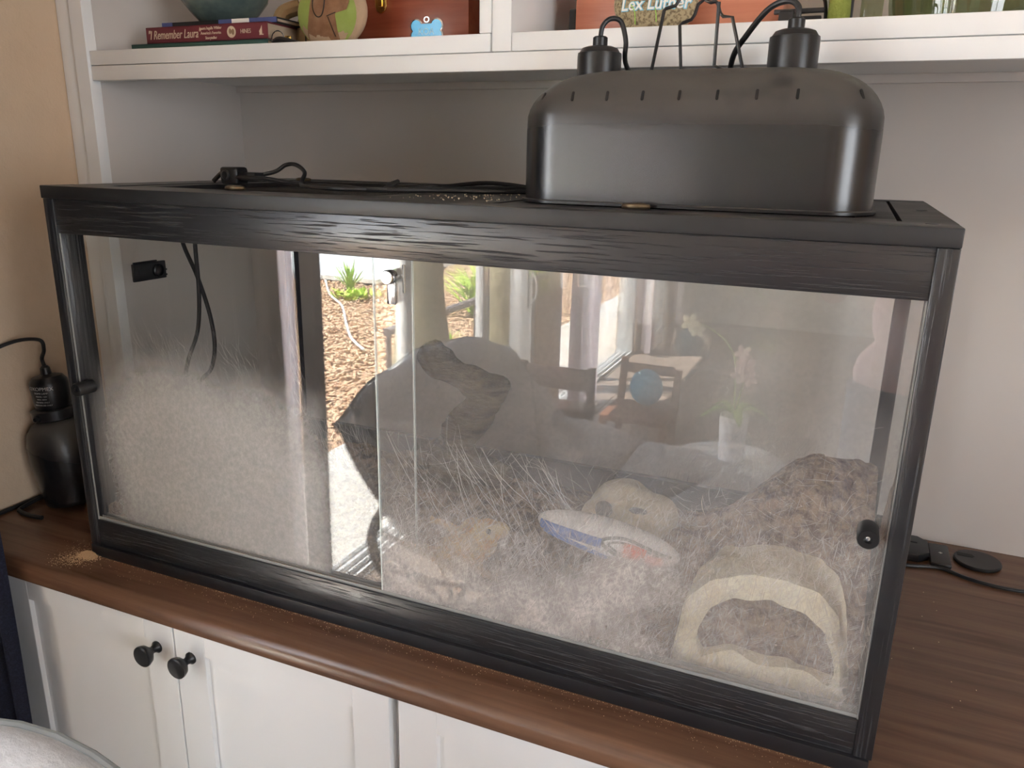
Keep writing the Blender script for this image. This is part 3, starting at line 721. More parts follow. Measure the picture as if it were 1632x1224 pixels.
for a, c in zip(rings, rings[1:]):
    for i in range(NN): b.faces.new((a[i], a[(i+1) % NN], c[(i+1) % NN], c[i]))
b.faces.new(rings[0])
bmesh.ops.recalc_face_normals(b, faces=b.faces)
for v in b.verts: v.co.y = max(.0415, v.co.y)
obj('shell', b, stonem, hd, smooth=60)
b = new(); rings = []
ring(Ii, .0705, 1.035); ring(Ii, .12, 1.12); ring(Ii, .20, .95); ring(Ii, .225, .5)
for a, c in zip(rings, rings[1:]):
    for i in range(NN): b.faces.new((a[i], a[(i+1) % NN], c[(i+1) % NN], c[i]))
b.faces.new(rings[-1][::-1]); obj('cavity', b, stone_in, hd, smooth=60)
# bearded dragon pressed up to the glass
dg_ = thing('bearded_dragon', 'sandy yellow bearded dragon with orange head climbing behind the scratched pane', 'lizard', (.66, .07, .07))
b = new()
tube(b, [(.560, .135, .085), (.585, .115, .085), (.612, .090, .090), (.635, .075, .100), (.660, .066, .118), (.685, .064, .140), (.703, .062, .158)], lambda t: .005+.026*math.sin(min(1, t*1.05)*PI*.55)**1.5, 16)
blob(b, (.668, .068, .124), (.026, .020, .032), rot=Matrix.Rotation(.75, 3, 'Y').to_quaternion().to_euler())
blob(b, (.716, .060, .170), (.020, .016, .017)); blob(b, (.733, .058, .176), (.015, .012, .011)); blob(b, (.704, .060, .160), (.021, .019, .017))
blob(b, (.712, .052, .153), (.016, .012, .010))
for (sx_, sz_, dx, dz) in ((.690, .140, .018, -.030), (.682, .150, -.028, .020), (.640, .105, .022, -.026), (.632, .112, -.030, .012)):
    e = (sx_+dx, .052, sz_+dz); h_ = (sx_+dx*1.5, .047, sz_+dz*.6+(-.012 if dz < 0 else .012))
    tube(b, [(sx_, .062, sz_), e, h_], lambda t: .008-.004*t, 8)
    for q in range(5):
        an = math.atan2(h_[2]-e[2], h_[0]-e[0])+(q-2)*.38
        tube(b, [h_, (h_[0]+.011*math.cos(an), .0455, h_[2]+.011*math.sin(an))], lambda t: .0022-.001*t, 6, False)
b = remesh(b, .0018, 2)
for v in b.verts: v.co += v.normal*noise.noise(v.co*300)*.0008
obj('body', b, lizm, dg_, smooth=80)
b = new()
for i in range(26):
    a = i/25*PI*1.2-.3; c = Vector((.704+.018*math.cos(a+2.2), .055-.004*math.sin(a), .156+.014*math.sin(a+2.2))); lathe(b, [(.0016, 0), (0, .005)], c, (c-Vector((.708, .062, .160))), 6)
obj('beard_spikes', b, lizm, dg_)
for yy, s in ((.0455, 1), (.0745, -1)):
    b = new(); blob(b, (.722, .060-.0125*s, .1755), .0042, 14); obj('eye', b, mat('lizard_eye', (.01, .008, .006), .1), dg_, label='dark round eye')
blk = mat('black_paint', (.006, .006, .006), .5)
# patterned cloth and skull hide lying on the substrate
pw = thing('patterned_cloth', 'white cloth with blue, grey and red loops lying on the substrate', 'cloth', (.865, .12, .13))
pc_ = Vector((.868, .118, .166)); prx, prz, pry = .102, .026, .030
tilt = Matrix.Rotation(math.radians(6), 4, 'Y')
def onp(u, v, lift=0.):
    y = -pry*math.sqrt(max(0, 1-min(.98, u*u+v*v)))
    return pc_+(tilt @ Vector((u*prx, y-lift, v*prz)))
b = new(); blob(b, (0, 0, 0), (prx, pry, prz), 32); bmesh.ops.transform(b, matrix=Matrix.Translation(pc_) @ tilt, verts=b.verts); obj('folded_cloth', b, mat('white_cloth', (.88, .87, .87), .9), pw)
def pstripe(pts, w, col, nm):
    b = new(); tube(b, [onp(p.x, p.z, .0006) for p in spline([(a_, 0, c_) for a_, c_ in pts], 8)], w*.62, 8, False, flat=2.6); obj(nm, b, MATS.get(nm) or mat(nm, col, .9), pw)
pstripe([(-.9, 0), (-.5, .15), (-.1, .2), (.0, .2)], .0045, (.12, .22, .55), 'blue_stripe')
pstripe([(-.85, -.3), (-.5, -.30), (-.1, -.45), (.1, -.6)], .0025, (.12, .22, .55), 'blue_stripe')
pstripe([(.9, .2), (.4, .62), (.15, .6), (.0, .3), (.2, -.15), (.6, -.5), (.88, -.35)], .0016, (.25, .26, .26), 'grey_stripe')
pstripe([(.75, .2), (.4, .48), (.2, .45), (.1, .25), (.28, -.05), (.6, -.3), (.8, -.25)], .0010, (.25, .26, .26), 'grey_stripe')
pstripe([(.30, .32), (.45, .30), (.58, .22)], .0040, (.70, .16, .10), 'red_patch'); pstripe([(.30, .05), (.45, -.0), (.52, -.05)], .0040, (.70, .16, .10), 'red_patch'); pstripe([(.60, .0), (.72, -.08), (.80, -.1)], .0038, (.70, .16, .10), 'red_patch')
sk = thing('skull_hide', 'tan rounded resin hide with a round dark hole behind the patterned cloth', 'reptile hide', (.88, .21, .13))
b = new(); blob(b, (.865, .215, .172), (.050, .05, .038), 28); blob(b, (.908, .215, .165), (.038, .045, .030)); blob(b, (.832, .21, .150), (.03, .04, .03)); b = remesh(b, .004, 3)
for v in b.verts: v.co += v.normal*noise.noise(v.co*40)*.003
obj('shell', b, mat('tan_resin', (.48, .41, .29), .85, bump=((120, 120, 120), .5, .003)), sk, smooth=60)
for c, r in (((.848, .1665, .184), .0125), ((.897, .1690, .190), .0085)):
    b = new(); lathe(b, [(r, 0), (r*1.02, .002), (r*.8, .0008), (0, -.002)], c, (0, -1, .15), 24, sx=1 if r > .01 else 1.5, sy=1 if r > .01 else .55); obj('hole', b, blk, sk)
# cables hanging inside
def cable(name, label, pts, r, loc, m=None, flat=1.0, parent=None):
    b = new(); tube(b, pts, r, 10, flat=flat); o = obj(name, b, m or cordm, parent, loc=loc)
    if label: tag(o, label, 'cable')
    return o
cable('hanging_cable', 'black cable hanging inside the terrarium, crossing to the left', [(.098, .20, .585), (.094, .20, .51), (.093, .20, .43), (.082, .2, .36), (.048, .205, .30), (.030, .21, .25), (.03, .22, .20)], .0036, (.03, .22, .2))
cable('hanging_cable', 'black cable hanging inside the terrarium, curving to the right', [(.045, .206, .585), (.060, .206, .512), (.085, .207, .455), (.108, .205, .39), (.118, .2, .335), (.105, .2, .292), (.078, .2, .262), (.07, .21, .20)], .0036, (.07, .21, .2))
# loose hay stalks beside the branch
sp = []
for i in range(40):
    x = random.uniform(.50, 1.0); y = random.uniform(.05, .25); h = hgt(x, y); a = random.gauss(1.9, .6); L = random.uniform(.02, .07)
    sp.append(((x, y, h-.004), (x+L*math.cos(a), y-random.uniform(0, .01), h+L*abs(math.sin(a))*.6), random.uniform(-.3, .3), random.uniform(.0004, .0009)))
ribbons('dry_straw', 'loose pale straw stalks lying on the substrate', 'straw', sp, mat('straw', (.50, .42, .32), .8))

# ================================================================== HEAT LAMP ON THE LID
L = thing('dome_heat_lamp', 'large black twin-socket dome heat lamp standing on the terrarium lid', 'lamp', (.935, .20, TH))
lx0, lx1, ly0, ly1, lz0, lz1 = .7270, 1.142, .095, .315, TH+.0005, .768
b = new(); rings = []
def rr(x0, x1, y0, y1, z, r, n=12):
    r = min(r, (x1-x0)/2-1e-4, (y1-y0)/2-1e-4); pts = []
    for cx_, cy_, a0 in ((x1-r, y0+r, -PI/2), (x1-r, y1-r, 0), (x0+r, y1-r, PI/2), (x0+r, y0+r, PI)):
        for k in range(n+1):
            a = a0+PI/2*k/n; pts.append(b.verts.new((cx_+r*math.cos(a), cy_+r*math.sin(a), z)))
    rings.append(pts)
lip = .004
rr(lx0+.004, lx1-.004, ly0+.004, ly1-.004, lz0, .055); rr(lx0-lip, lx1+lip, ly0-lip, ly1+lip, lz0, .059); rr(lx0-lip, lx1+lip, ly0-lip, ly1+lip, lz0+.003, .059); rr(lx0, lx1, ly0, ly1, lz0+.0042, .055)
sh = .062
rr(lx0, lx1, ly0, ly1, lz1-sh-.012, .055)
for k in range(1, 13):
    a = PI/2*k/12; ins = sh*(1-math.cos(a)); z = lz1-sh+sh*math.sin(a)
    iy = ins*.95
    rr(lx0+ins*1.3, lx1-ins*1.3, ly0+iy, ly1-iy, z, .055)
for a, c in zip(rings, rings[1:]):
    m_ = len(a)
    for i in range(m_): b.faces.new((a[i], a[(i+1) % m_], c[(i+1) % m_], c[i]))
b.faces.new(rings[-1]); b.faces.new(rings[0][::-1])
bmesh.ops.recalc_face_normals(b, faces=b.faces)
obj('dome', b, domem, L, smooth=50)
slotm = mat('slot_inside', (.0015, .0015, .0015), .6)
def slot(c, ax, up, w=.0033, h=.0125):
    b = new(); poly = []
    for k in range(9): a = PI*k/8; poly.append((w*.5*math.cos(a), h/2-w/2+w*.5*math.sin(a)))
    for k in range(9): a = PI+PI*k/8; poly.append((w*.5*math.cos(a), -h/2+w/2+w*.5*math.sin(a)))
    q = new(); prism(q, poly, -.0008, .0004, 'z')
    ax = Vector(ax).normalized(); up = Vector(up); up = (up-ax*up.dot(ax)).normalized(); r = up.cross(ax)
    m_ = Matrix((r, up, ax)).transposed().to_4x4(); m_.translation = Vector(c); merge(b, q, m_)
    obj('vent_slot', b, slotm, L)
a = .50
ins_ = sh*(1-math.cos(a)); zz = lz1-sh+sh*math.sin(a); ex0, ey0, cr = lx0+ins_*1.3, ly0+ins_*.95, .055
for i in range(8):
    x = .7575+i*.0422; yy = ey0; nx_ = 0
    if x < ex0+cr:
        u = (ex0+cr-x)/cr; yy = ey0+cr-cr*math.sqrt(1-u*u); nx_ = -u
    ny_ = -math.sqrt(1-nx_*nx_)
    slot((x, yy, zz), (nx_*math.cos(a), ny_*math.cos(a), math.sin(a)), (0, 0, 1))
slot((lx1-sh*1.3*(1-math.cos(a))-.0161+.0003, ly0+sh*.95*(1-math.cos(a))+.0161-.0003, zz), (.70*math.cos(a), -.71*math.cos(a), math.sin(a)), (0, 0, 1))
slot((lx1-sh*1.3*(1-math.cos(a)), .2, zz), (math.cos(a), 0, math.sin(a)), (0, 0, 1))
def socket(x, y, r, z0, z1):
    b = new(); h = z1-z0
    lathe(b, [(r, 0), (r*1.0, h-.012), (r*.985, h-.008), (r*.93, h-.0075), (r*.80, h-.002), (r*.60, h), (0, h)], (x, y, z0), seg=40); s = obj('socket', b, blackwall, L)
    b = new(); lathe(b, [(.0095, 0), (.0095, .013), (.0075, .0145), (0, .0145)], (x, y, z1-.002), seg=20); obj('strain_relief', b, blackwall, s)
    return s
socket(.795, .215, .0285, lz1-.002, .8035); socket(1.0345, .205, .0285, lz1-.002, .8135)
cable('power_cord', None, [(.795, .215, .812), (.797, .216, .828), (.806, .220, .837), (.818, .226, .834), (.824, .232, .812), (.822, .24, .79), (.805, .33, .76), (.75, .36, .70), (.69, .36, .655), (.64, .37, .622)], .0032, None, parent=L)
cable('power_cord', None, [(1.0345, .205, .822), (1.0345, .206, .838), (1.022, .212, .846), (1.000, .222, .840), (.975, .240, .815), (.955, .27, .790), (.94, .34, .74), (.90, .38, .69)], .0036, None, parent=L)
b = new()
def wire(pts, r=.0022): tube(b, pts, r, 8, False)
wire([(.860, .18, lz1+.001), (.873, .18, lz1+.001), (.884, .18, .837), (.886, .18, .839), (.897, .182, .842), (.901, .182, .848), (.901, .184, .872), (.93, .186, .874), (.932, .186, .846), (.938, .186, .844), (.947, .186, .844), (.9475, .186, .775), (.96, .186, lz1+.001)], .0021)
wire([(.898, .235, lz1+.001), (.892, .235, .828), (.896, .235, .831), (.906, .235, .834), (.910, .235, .840), (.913, .235, .851), (.921, .235, .857), (.930, .235, .857), (.937, .235, .851), (.941, .235, .840), (.945, .235, .836), (.956, .235, .835), (.976, .235, lz1+.001)], .0021)
obj('wire_hanger', b, metalb, L)
# cords lying on the lid, with the inline switch
b = new()
tube(b, [(.10, .25, TH+.004), (.118, .25, .628), (.140, .235, .630), (.155, .225, .626)], .004, 8)
tube(b, [(.185, .212, .624), (.24, .215, .623), (.30, .22, .6165), (.40, .20, .6155), (.47, .16, .6155), (.53, .20, .6155), (.60, .30, .6165), (.68, .37, .6165), (.75, .38, .6165)], .0038, 8)
tube(b, [(.185, .222, .622), (.22, .26, .632), (.235, .275, .644), (.26, .27, .645), (.30, .24, .634), (.315, .21, .6175), (.36, .17, .6155), (.44, .14, .6158), (.52, .22, .6158), (.58, .33, .624), (.65, .37, .6165)], .0034, 8)
tube(b, [(.42, .30, .617), (.455, .27, .624), (.48, .21, .620), (.50, .17, .6155), (.56, .21, .6155), (.64, .24, .6155), (.69, .29, .616), (.70, .34, .620)], .0036, 8)
cs = tag(obj('lid_cords', b, cordm, loc=(.4, .22, TH)), 'tangle of black lamp cords lying across the lid left of the dome', 'cable')
b = new(); box(b, .152, .188, .208, .238, TH+.001, .640, .005, 3); sw = obj('inline_switch', b, blackwall, cs)
b = new(); lathe(b, [(.0085, 0), (.0085, .002), (.006, .004), (0, .0036)], (.166, .2085, .627), (0, -1, 0), 20); obj('switch_dial', b, blackp, sw)
b = new(); box(b, .186, .222, .212, .236, .618, .632, .003, 2); obj('switch_end', b, blackwall, sw)
# ================================================================== SMALL LAMP ON THE COUNTER, LEFT
ax = Vector((-.13, 0, 1)).normalized(); base = Vector((-.198, .130, .002))
L2 = thing('small_dome_lamp', 'small black dome lamp with printed socket in the corner left of the terrarium', 'lamp', base)
b = new()
lathe(b, [(.050, 0), (.0515, .002), (.052, .008), (.057, .05), (.061, .085), (.0605, .115), (.056, .140), (.045, .156), (.034, .163), (0, .164)], base+ax*.008, ax, 48)
obj('dome', b, domem, L2)
b = new(); lathe(b, [(.036, 0), (.040, .002), (.041, .020), (.038, .022), (0, .022)], base+ax*.171, ax, 40); obj('collar', b, blackp, L2)
b = new(); lathe(b, [(.007, 0), (.007, .006), (.004, .008), (.0035, .004), (0, .004)], base+ax*.181+Vector((.004, -.0385, 0)), (0.1, -1, 0), 20); obj('clamp_screw', b, blackwall, L2)
sb = base+ax*.192
b = new(); lathe(b, [(.029, 0), (.031, .006), (.033, .045), (.032, .052), (.026, .061), (.012, .065), (0, .065)], sb, ax, 36); obj('socket', b, blackwall, L2)
b = new(); lathe(b, [(.0095, 0), (.0085, .014), (.005, .018), (0, .018)], sb+ax*.063, ax, 16); obj('strain_relief', b, blackwall, L2)
p = sb+ax*.08
cable('power_cord', None, [p, p+Vector((-.004, 0, .014)), p+Vector((.008, -.002, .034)), p+Vector((.004, -.006, .052)), p+Vector((-.030, -.03, .050)), p+Vector((-.062, -.07, .028)), p+Vector((-.070, -.13, -.01)), p+Vector((-.070, -.17, -.15))], .0035, None, parent=L2)
rz = Matrix.Rotation(math.radians(22), 4, 'Z')
def label_text(s, size, off, w=1.0):
    n_ = Vector((.42, -.905, 0)); right = Vector((.905, .42, 0)); up = ax
    cu = bpy.data.curves.new('t', 'FONT'); cu.body = s; cu.size = size; cu.align_x = 'CENTER'; cu.align_y = 'CENTER'; cu.extrude = .0002
    o = bpy.data.objects.new('t', cu); C.objects.link(o); dgx = bpy.context.evaluated_depsgraph_get(); me = bpy.data.meshes.new_from_object(o.evaluated_get(dgx)); bpy.data.objects.remove(o)
    for v in me.vertices:
        u = v.co.x*w; q = u/.0334; c0 = sb+ax*off
        v.co = c0+ax*v.co.y+(right*math.sin(q)+n_*math.cos(q))*(.0332+v.co.z)
    o = bpy.data.objects.new('label_print', me); put(o, origin(L2), L2)
    me.transform(Matrix.Translation(-origin(L2))); me.materials.clear(); me.materials.append(whitem2)
whitem2 = mat('grey_print', (.45, .44, .42), .6)
label_text('OXOPMEX', .0095, .044); label_text('DOME LAMP', .0045, .036)
for i, s in enumerate(('MODEL 120V', 'MAX 100W', 'E26 BASE ONLY', 'INDOOR USE ONLY')): label_text(s, .0036, .030-.0055*i)
cable('wall_cord', 'thick black cord running along the counter against the beige wall', [(-.278, -.05, .005), (-.277, .05, .005), (-.277, .12, .005), (-.272, .2, .005), (-.255, .215, .005), (-.24, .20, .005)], .004, (-.277, .1, 0))
cable('power_cord_coil', 'black cord end curled beside the small dome lamp', [(-.262, .20, .005), (-.266, .12, .009), (-.262, .062, .005), (-.245, .050, .005), (-.215, .047, .005), (-.19, .05, .005)], .0042, (-.25, .06, 0))
# sand spill by the front left foot
nS = 2600; V, Fq = [], []
tet = np.array([(1, 1, 1), (-1, -1, 1), (-1, 1, -1), (1, -1, -1)])*.6
tf = np.array([(0, 1, 2), (0, 3, 1), (0, 2, 3), (1, 3, 2)])
def grains(cx_, cy_, sx_, sy_, n_, r_, pile=0, zb=0.0003):
    for i in range(n_):
        x = random.gauss(cx_, sx_); y = random.gauss(cy_, sy_); d2 = ((x-cx_)/.012)**2+((y-cy_)/.008)**2
        z = zb+pile*math.exp(-d2/2)*random.random()
        k = len(V); s = r_*random.uniform(.6, 1.3)
        for t in tet: V.append((x+t[0]*s, y+t[1]*s, z+s*.6+t[2]*s))
        for f in tf: Fq.append(tuple(f+k))
grains(.005, -.013, .009, .005, 1500, .0009, .011); grains(-.012, -.028, .016, .012, 700, .0006); grains(-.02, .005, .02, .012, 120, .0005)
V = [v if not (v[0] > -.001 and v[1] > -.0045) else (v[0], -.006-abs(v[1])*.3, v[2]) for v in V]
tag(raw('spilled_sand', V, Fq, crumb, kind='stuff', loc=(.005, -.02, 0)), 'little heap of spilled orange sand at the left foot of the terrarium', 'sand')
V, Fq = [], []
for i in range(900):
    x = random.uniform(.03, 1.2); y = -.0045-abs(random.gauss(0, .0012)) if random.random() < .6 else -.006-abs(random.gauss(0, .016))
    if y < -.05: y = -.02
    k = len(V); s = random.uniform(.0003, .0007)
    for t in tet: V.append((x+t[0]*s, y+t[1]*s, s*.6+.0002+t[2]*s))
    for f in tf: Fq.append(tuple(f+k))
for i in range(14):
    k = len(V); s = .0012; x, y = random.uniform(1.24, 1.36), random.uniform(.15, .5)
    for t in tet: V.append((x+t[0]*s, y+t[1]*s, s+t[2]*s*.5))
    for f in tf: Fq.append(tuple(f+k))
tag(raw('sand_grains', V, Fq, crumb, kind='stuff', loc=(.6, -.01, 0)), 'scattered sand grains along the front edge of the counter', 'sand')
V, Fq = [], []
for i in range(160):
    k = len(V); s = random.uniform(.0006, .0018); x, y = random.uniform(.565, .71), random.uniform(.06, .40)
    for t in tet: V.append((x+t[0]*s, y+t[1]*s, TH+s*.6+t[2]*s))
    for f in tf: Fq.append(tuple(f+k))
tag(raw('lid_crumbs', V, Fq, mat('cream_crumb', (.62, .52, .38), .9), kind='stuff', loc=(.62, .2, TH)), 'pale crumbs scattered on the middle of the terrarium lid', 'crumbs')

# ================================================================== COUNTER, RIGHT OF THE TERRARIUM
g = thing('power_adapter', 'flat black adapter with clipped corners lying behind the terrarium post', 'adapter', (1.283, .615, 0))
b = new(); prism(b, [(1.235, .575), (1.300, .575), (1.318, .592), (1.318, .640), (1.302, .655), (1.235, .655)], .0005, .016, 'z', .002); obj('body', b, blackwall, g)
b = new(); box(b, 1.285, 1.300, .622, .626, .0155, .0165); obj('slot', b, slotm, g)
g = thing('black_box_plate', 'thin black rectangular plate with a tiny white mark beside the adapter', 'plate', (1.33, .61, 0))
b = new(); box(b, 1.3195, 1.352, .570, .650, .0005, .010, .003); obj('body', b, blackwall, g)
b = new(); box(b, 1.334, 1.340, .6115, .6135, .0098, .0104); box(b, 1.336, 1.338, .6095, .6155, .0098, .0104); obj('white_mark', b, whitem, g)
g = thing('cable_grommet', 'round black cable grommet cover lying on the counter by the back panel', 'grommet', (1.396, .620, 0))
b = new(); lathe(b, [(.0355, 0), (.037, .002), (.037, .005), (.0355, .0065), (0, .0065)], (1.396, .620, .0005), seg=48); obj('disc', b, blackwall, g)
b = new(); prism(b, [(1.365, .624), (1.388, .624), (1.392, .629), (1.388, .636), (1.365, .636)], .0066, .0074, 'z'); obj('opening', b, slotm, g)
cable('counter_cord', 'thin black cord trailing across the counter to the right', [(1.24, .545, .0035), (1.285, .552, .0035), (1.334, .565, .0035), (1.375, .545, .0035), (1.43, .535, .0035), (1.50, .545, .0035), (1.6, .55, .0035)], .003, (1.4, .54, 0))

# ================================================================== ON THE SHELF
SZ = .8325
def book(name, label, x0, x1, y0, y1, z0, z1, cover, pages, group='books lying on the shelf'):
    t = thing(name, label, 'book', ((x0+x1)/2, (y0+y1)/2, z0), group)
    b = new(); c = .0018
    box(b, x0, x1, y0, y1, z0, z0+c, .0005); box(b, x0, x1, y0, y1, z1-c, z1, .0005); box(b, x0, x1, y0, y0+c*1.4, z0, z1, .0006)
    obj('cover', b, cover, t)
    b = new(); box(b, x0+.003, x1-.004, y0+.003, y1-.003, z0+c, z1-c); obj('page_block', b, pages, t); return t
pagem = mat('aged_paper', (.52, .42, .30), .9, bump=((3, 3, 900), .6, .001))
maroon = mat('maroon_cloth', (.145, .020, .028), .7, bump=((400, 400, 400), .2, .001))
teal = mat('teal_cloth', (.030, .085, .070), .7); bluec = mat('blue_cover', (.075, .10, .26), .6)
book('hardback_book', 'dark teal hardback book at the bottom of the shelf stack', -.140, .172, .325, .46, SZ, SZ+.0165, teal, pagem)
mb = book('hardback_book', 'maroon hardback book with gilt title, second in the shelf stack', -.106, .169, .330, .455, SZ+.0168, SZ+.0445, maroon, pagem)
gilt = mat('gilt_print', (.62, .50, .36), .5)
zc_ = SZ+.0305
text('spine_title', '"I Remember Laura"', .0210, (-.040, .3296, zc_), gilt, mb, sx=.72, shear=.3)
for i, s in enumerate(('Laura Ingalls Wilder', "America's Favorite", 'Storyteller')): text('spine_subtitle', s, .0068, (.046, .3296, zc_+.0078-.0078*i), gilt, mb, sx=.9)
text('spine_author', 'HINES', .0100, (.123, .3296, zc_), gilt, mb, sx=.85)
b = new(); lathe(b, [(.0095, 0), (.0095, .0006), (.0082, .0008), (.0080, .0004), (0, .0004)], (.092, .3298, zc_), (0, -1, 0), 28); me_ = obj('spine_medallion', b, gilt, mb)
b = new(); blob(b, (.0895, .3292, zc_+.001), (.003, .0005, .0045), 10); blob(b, (.0955, .3292, zc_), (.0032, .0005, .005), 10); obj('portrait', b, mat('portrait_brown', (.25, .16, .09), .7), me_)
b = new(); prism(b, [(.152, zc_-.007), (.161, zc_-.007), (.161, zc_-.0055), (.158, zc_-.0055), (.158, zc_+.008), (.156, zc_+.004), (.152, zc_-.001), (.153, zc_-.0045)], .3292, .3298, 'y'); obj('publisher_mark', b, gilt, mb)
dk = mat('dark_cover', (.012, .016, .018), .5)
tb = book('paperback_book', 'thin dark book with blue and white spine bands on top of the stack', -.080, .178, .345, .465, SZ+.0448, SZ+.0535, dk, pagem)
b = new(); box(b, -.080, -.056, .3438, .3452, SZ+.0449, SZ+.0534); obj('blue_band', b, bluec, tb)
b = new(); box(b, .052, .178, .3438, .3452, SZ+.0449, SZ+.0534); obj('blue_band', b, bluec, tb)
b = new(); box(b, .082, .120, .3432, .3440, SZ+.0449, SZ+.0534); obj('white_band', b, whitem, tb)
# vase on the books
vz = SZ+.0537
ceram = mat('celadon_glaze', (.16, .21, .18), .18, var=((12, 12, 16), (.07, .10, .10), .35, .65, 4), bump=((10, 10, 30), .3, .01), spec=.6)
b = new(); lathe(b, [(.036, 0), (.042, .003), (.060, .022), (.078, .045), (.084, .075), (.078, .11), (.055, .14), (.034, .155), (.036, .175), (.045, .19), (.041, .19), (.030, .16), (0, .15)], (.0, .420, vz), seg=56)
tag(obj('ceramic_vase', b, ceram, loc=(.0, .42, vz)), 'round grey-green glazed vase standing on the stack of books', 'vase')
# small cloth doll
dl = thing('cloth_doll', 'small cloth doll in a tan coat seated behind the painted stone', 'doll', (.19, .42, SZ))
coat = mat('tan_felt', (.30, .20, .10), .95, bump=((200, 200, 200), .4, .002)); green = mat('green_felt', (.30, .42, .10), .9)
b = new(); lathe(b, [(.040, 0), (.043, .01), (.036, .05), (.026, .085), (.016, .095), (0, .096)], (.195, .43, SZ), seg=24, sy=.7); obj('coat', b, coat, dl)
b = new(); tube(b, [(.168, .425, SZ+.082), (.142, .410, SZ+.070), (.140, .395, SZ+.045)], .013, 10); obj('sleeve', b, coat, dl)
b = new(); tube(b, [(.220, .425, SZ+.082), (.246, .405, SZ+.075), (.243, .39, SZ+.06)], .012, 10); obj('sleeve', b, coat, dl)
b = new(); blob(b, (.139, .392, SZ+.040), (.011, .009, .015)); obj('mitten', b, green, dl)
b = new(); blob(b, (.195, .43, SZ+.118), (.026, .024, .028)); obj('head', b, green, dl)
b = new(); box(b, .1945, .1955, .3985, .4005, SZ+.008, SZ+.080); obj('coat_seam', b, dk, dl)
b = new(); blob(b, (.216, .398, SZ+.086), (.007, .004, .007)); obj('magenta_button', b, mat('magenta', (.35, .01, .10), .6), dl)
# key ring
kr = thing('key_ring', 'black and brass key ring lying in front of the painted stone', 'keys', (.205, .335, SZ))
b = new(); tube(b, [(.188+.013*math.cos(t), .333, SZ+.016+.013*math.sin(t)) for t in np.linspace(0, 2*PI, 14)], .001, 6); obj('ring', b, steel, kr)
b = new(); tube(b, [(.180, .328, SZ+.005), (.195, .325, SZ+.014), (.215, .328, SZ+.011), (.240, .330, SZ+.004)], .005, 8); obj('fob', b, blackwall, kr)
b = new(); box(b, .205, .218, .3285, .331, SZ+.012, SZ+.020, .001); obj('brass_key', b, brass, kr)
# painted stone with a dog
st = thing('painted_dog_stone', 'round stone painted green with a brown dog head in profile', 'painted stone', (.281, .36, SZ))
b = new(); blob(b, (.281, .360, SZ+.0565), (.069, .017, .056), 48)
obj('stone', b, mat('sandstone', (.42, .30, .20), .9, bump=((60, 60, 60), .5, .004)), st)
def decal(name, poly, m, parent, cx_, cz_, rx, rz_, ry, yc, lift=.0006, n_sub=3):
    """a flat shape of paint laid on the front of an ellipsoid stone"""
    b = new(); vs = [b.verts.new((p[0], 0, p[1])) for p in poly]; f = b.faces.new(vs)
    bmesh.ops.triangulate(b, faces=[f]); bmesh.ops.subdivide_edges(b, edges=b.edges[:], cuts=n_sub, use_grid_fill=True)
    bmesh.ops.triangulate(b, faces=b.faces[:])
    for v in b.verts:
        u = ((v.co.x-cx_)/rx)**2+((v.co.z-cz_)/rz_)**2
        v.co.y = yc-ry*math.sqrt(max(0.0, 1-min(u, .999)))-lift
    bmesh.ops.recalc_face_normals(b, faces=b.faces)
    return obj(name, b, m, parent)
E_ = (.281, SZ+.0565, .069, .056, .017, .360)
circ = [(.276+.060*math.cos(t), SZ+.053+.0515*math.sin(t)) for t in np.linspace(0, 2*PI, 40)[:-1]]
decal('green_paint', circ, mat('green_paint', (.24, .32, .06), .7, bump=((40, 40, 40), .4, .003), var=((30, 30, 30), (.30, .38, .10), .3, .7)), st, *E_, lift=.0006)
bz = SZ
dogp = [(.236, bz+.012), (.240, bz+.035), (.250, bz+.060), (.252, bz+.085), (.262, bz+.097), (.283, bz+.098), (.296, bz+.088), (.308, bz+.082), (.322, bz+.078), (.325, bz+.070), (.320, bz+.058), (.300, bz+.053), (.290, bz+.048), (.293, bz+.030), (.302, bz+.008), (.280, bz+.002), (.255, bz+.003)]
decal('dog_paint', dogp, mat('brown_paint', (.20, .095, .045), .8, bump=((50, 50, 50), .5, .003), var=((40, 40, 40), (.28, .15, .08), .35, .65)), st, *E_, lift=.0014)
def stroke(pts, w, m, parent, lift=.0022, E=E_, nm='painted_line'):
    b = new(); P = []
    for p in spline([(a_, 0, c_) for a_, c_ in pts], 6):
        u = ((p.x-E[0])/E[2])**2+((p.z-E[1])/E[3])**2; P.append((p.x, E[5]-E[4]*math.sqrt(max(0, 1-min(u, .999)))-lift, p.z))
    tube(b, P, w, 6, False); obj(nm, b, m, parent)
stroke([(.260, bz+.096), (.256, bz+.080), (.255, bz+.062), (.262, bz+.050), (.272, bz+.050), (.278, bz+.062), (.280, bz+.080)], .0008, blk, st, nm='ear_line')
stroke([(.300, bz+.054), (.286, bz+.050), (.283, bz+.049)], .0006, blk, st, nm='jaw_line')
stroke([(.285, bz+.048), (.290, bz+.035), (.296, bz+.018)], .0006, blk, st, nm='chest_line')
b = new(); blob(b, (.2795, .3405, bz+.085), (.0058, .0028, .0058), 16); obj('glass_eye', b, mat('pale_blue_eye', (.30, .45, .55), .15), st, label='pale blue googly eye')
b = new(); blob(b, (.2795, .3378, bz+.085), (.0022, .0012, .0022), 12); obj('pupil', b, blk, st)
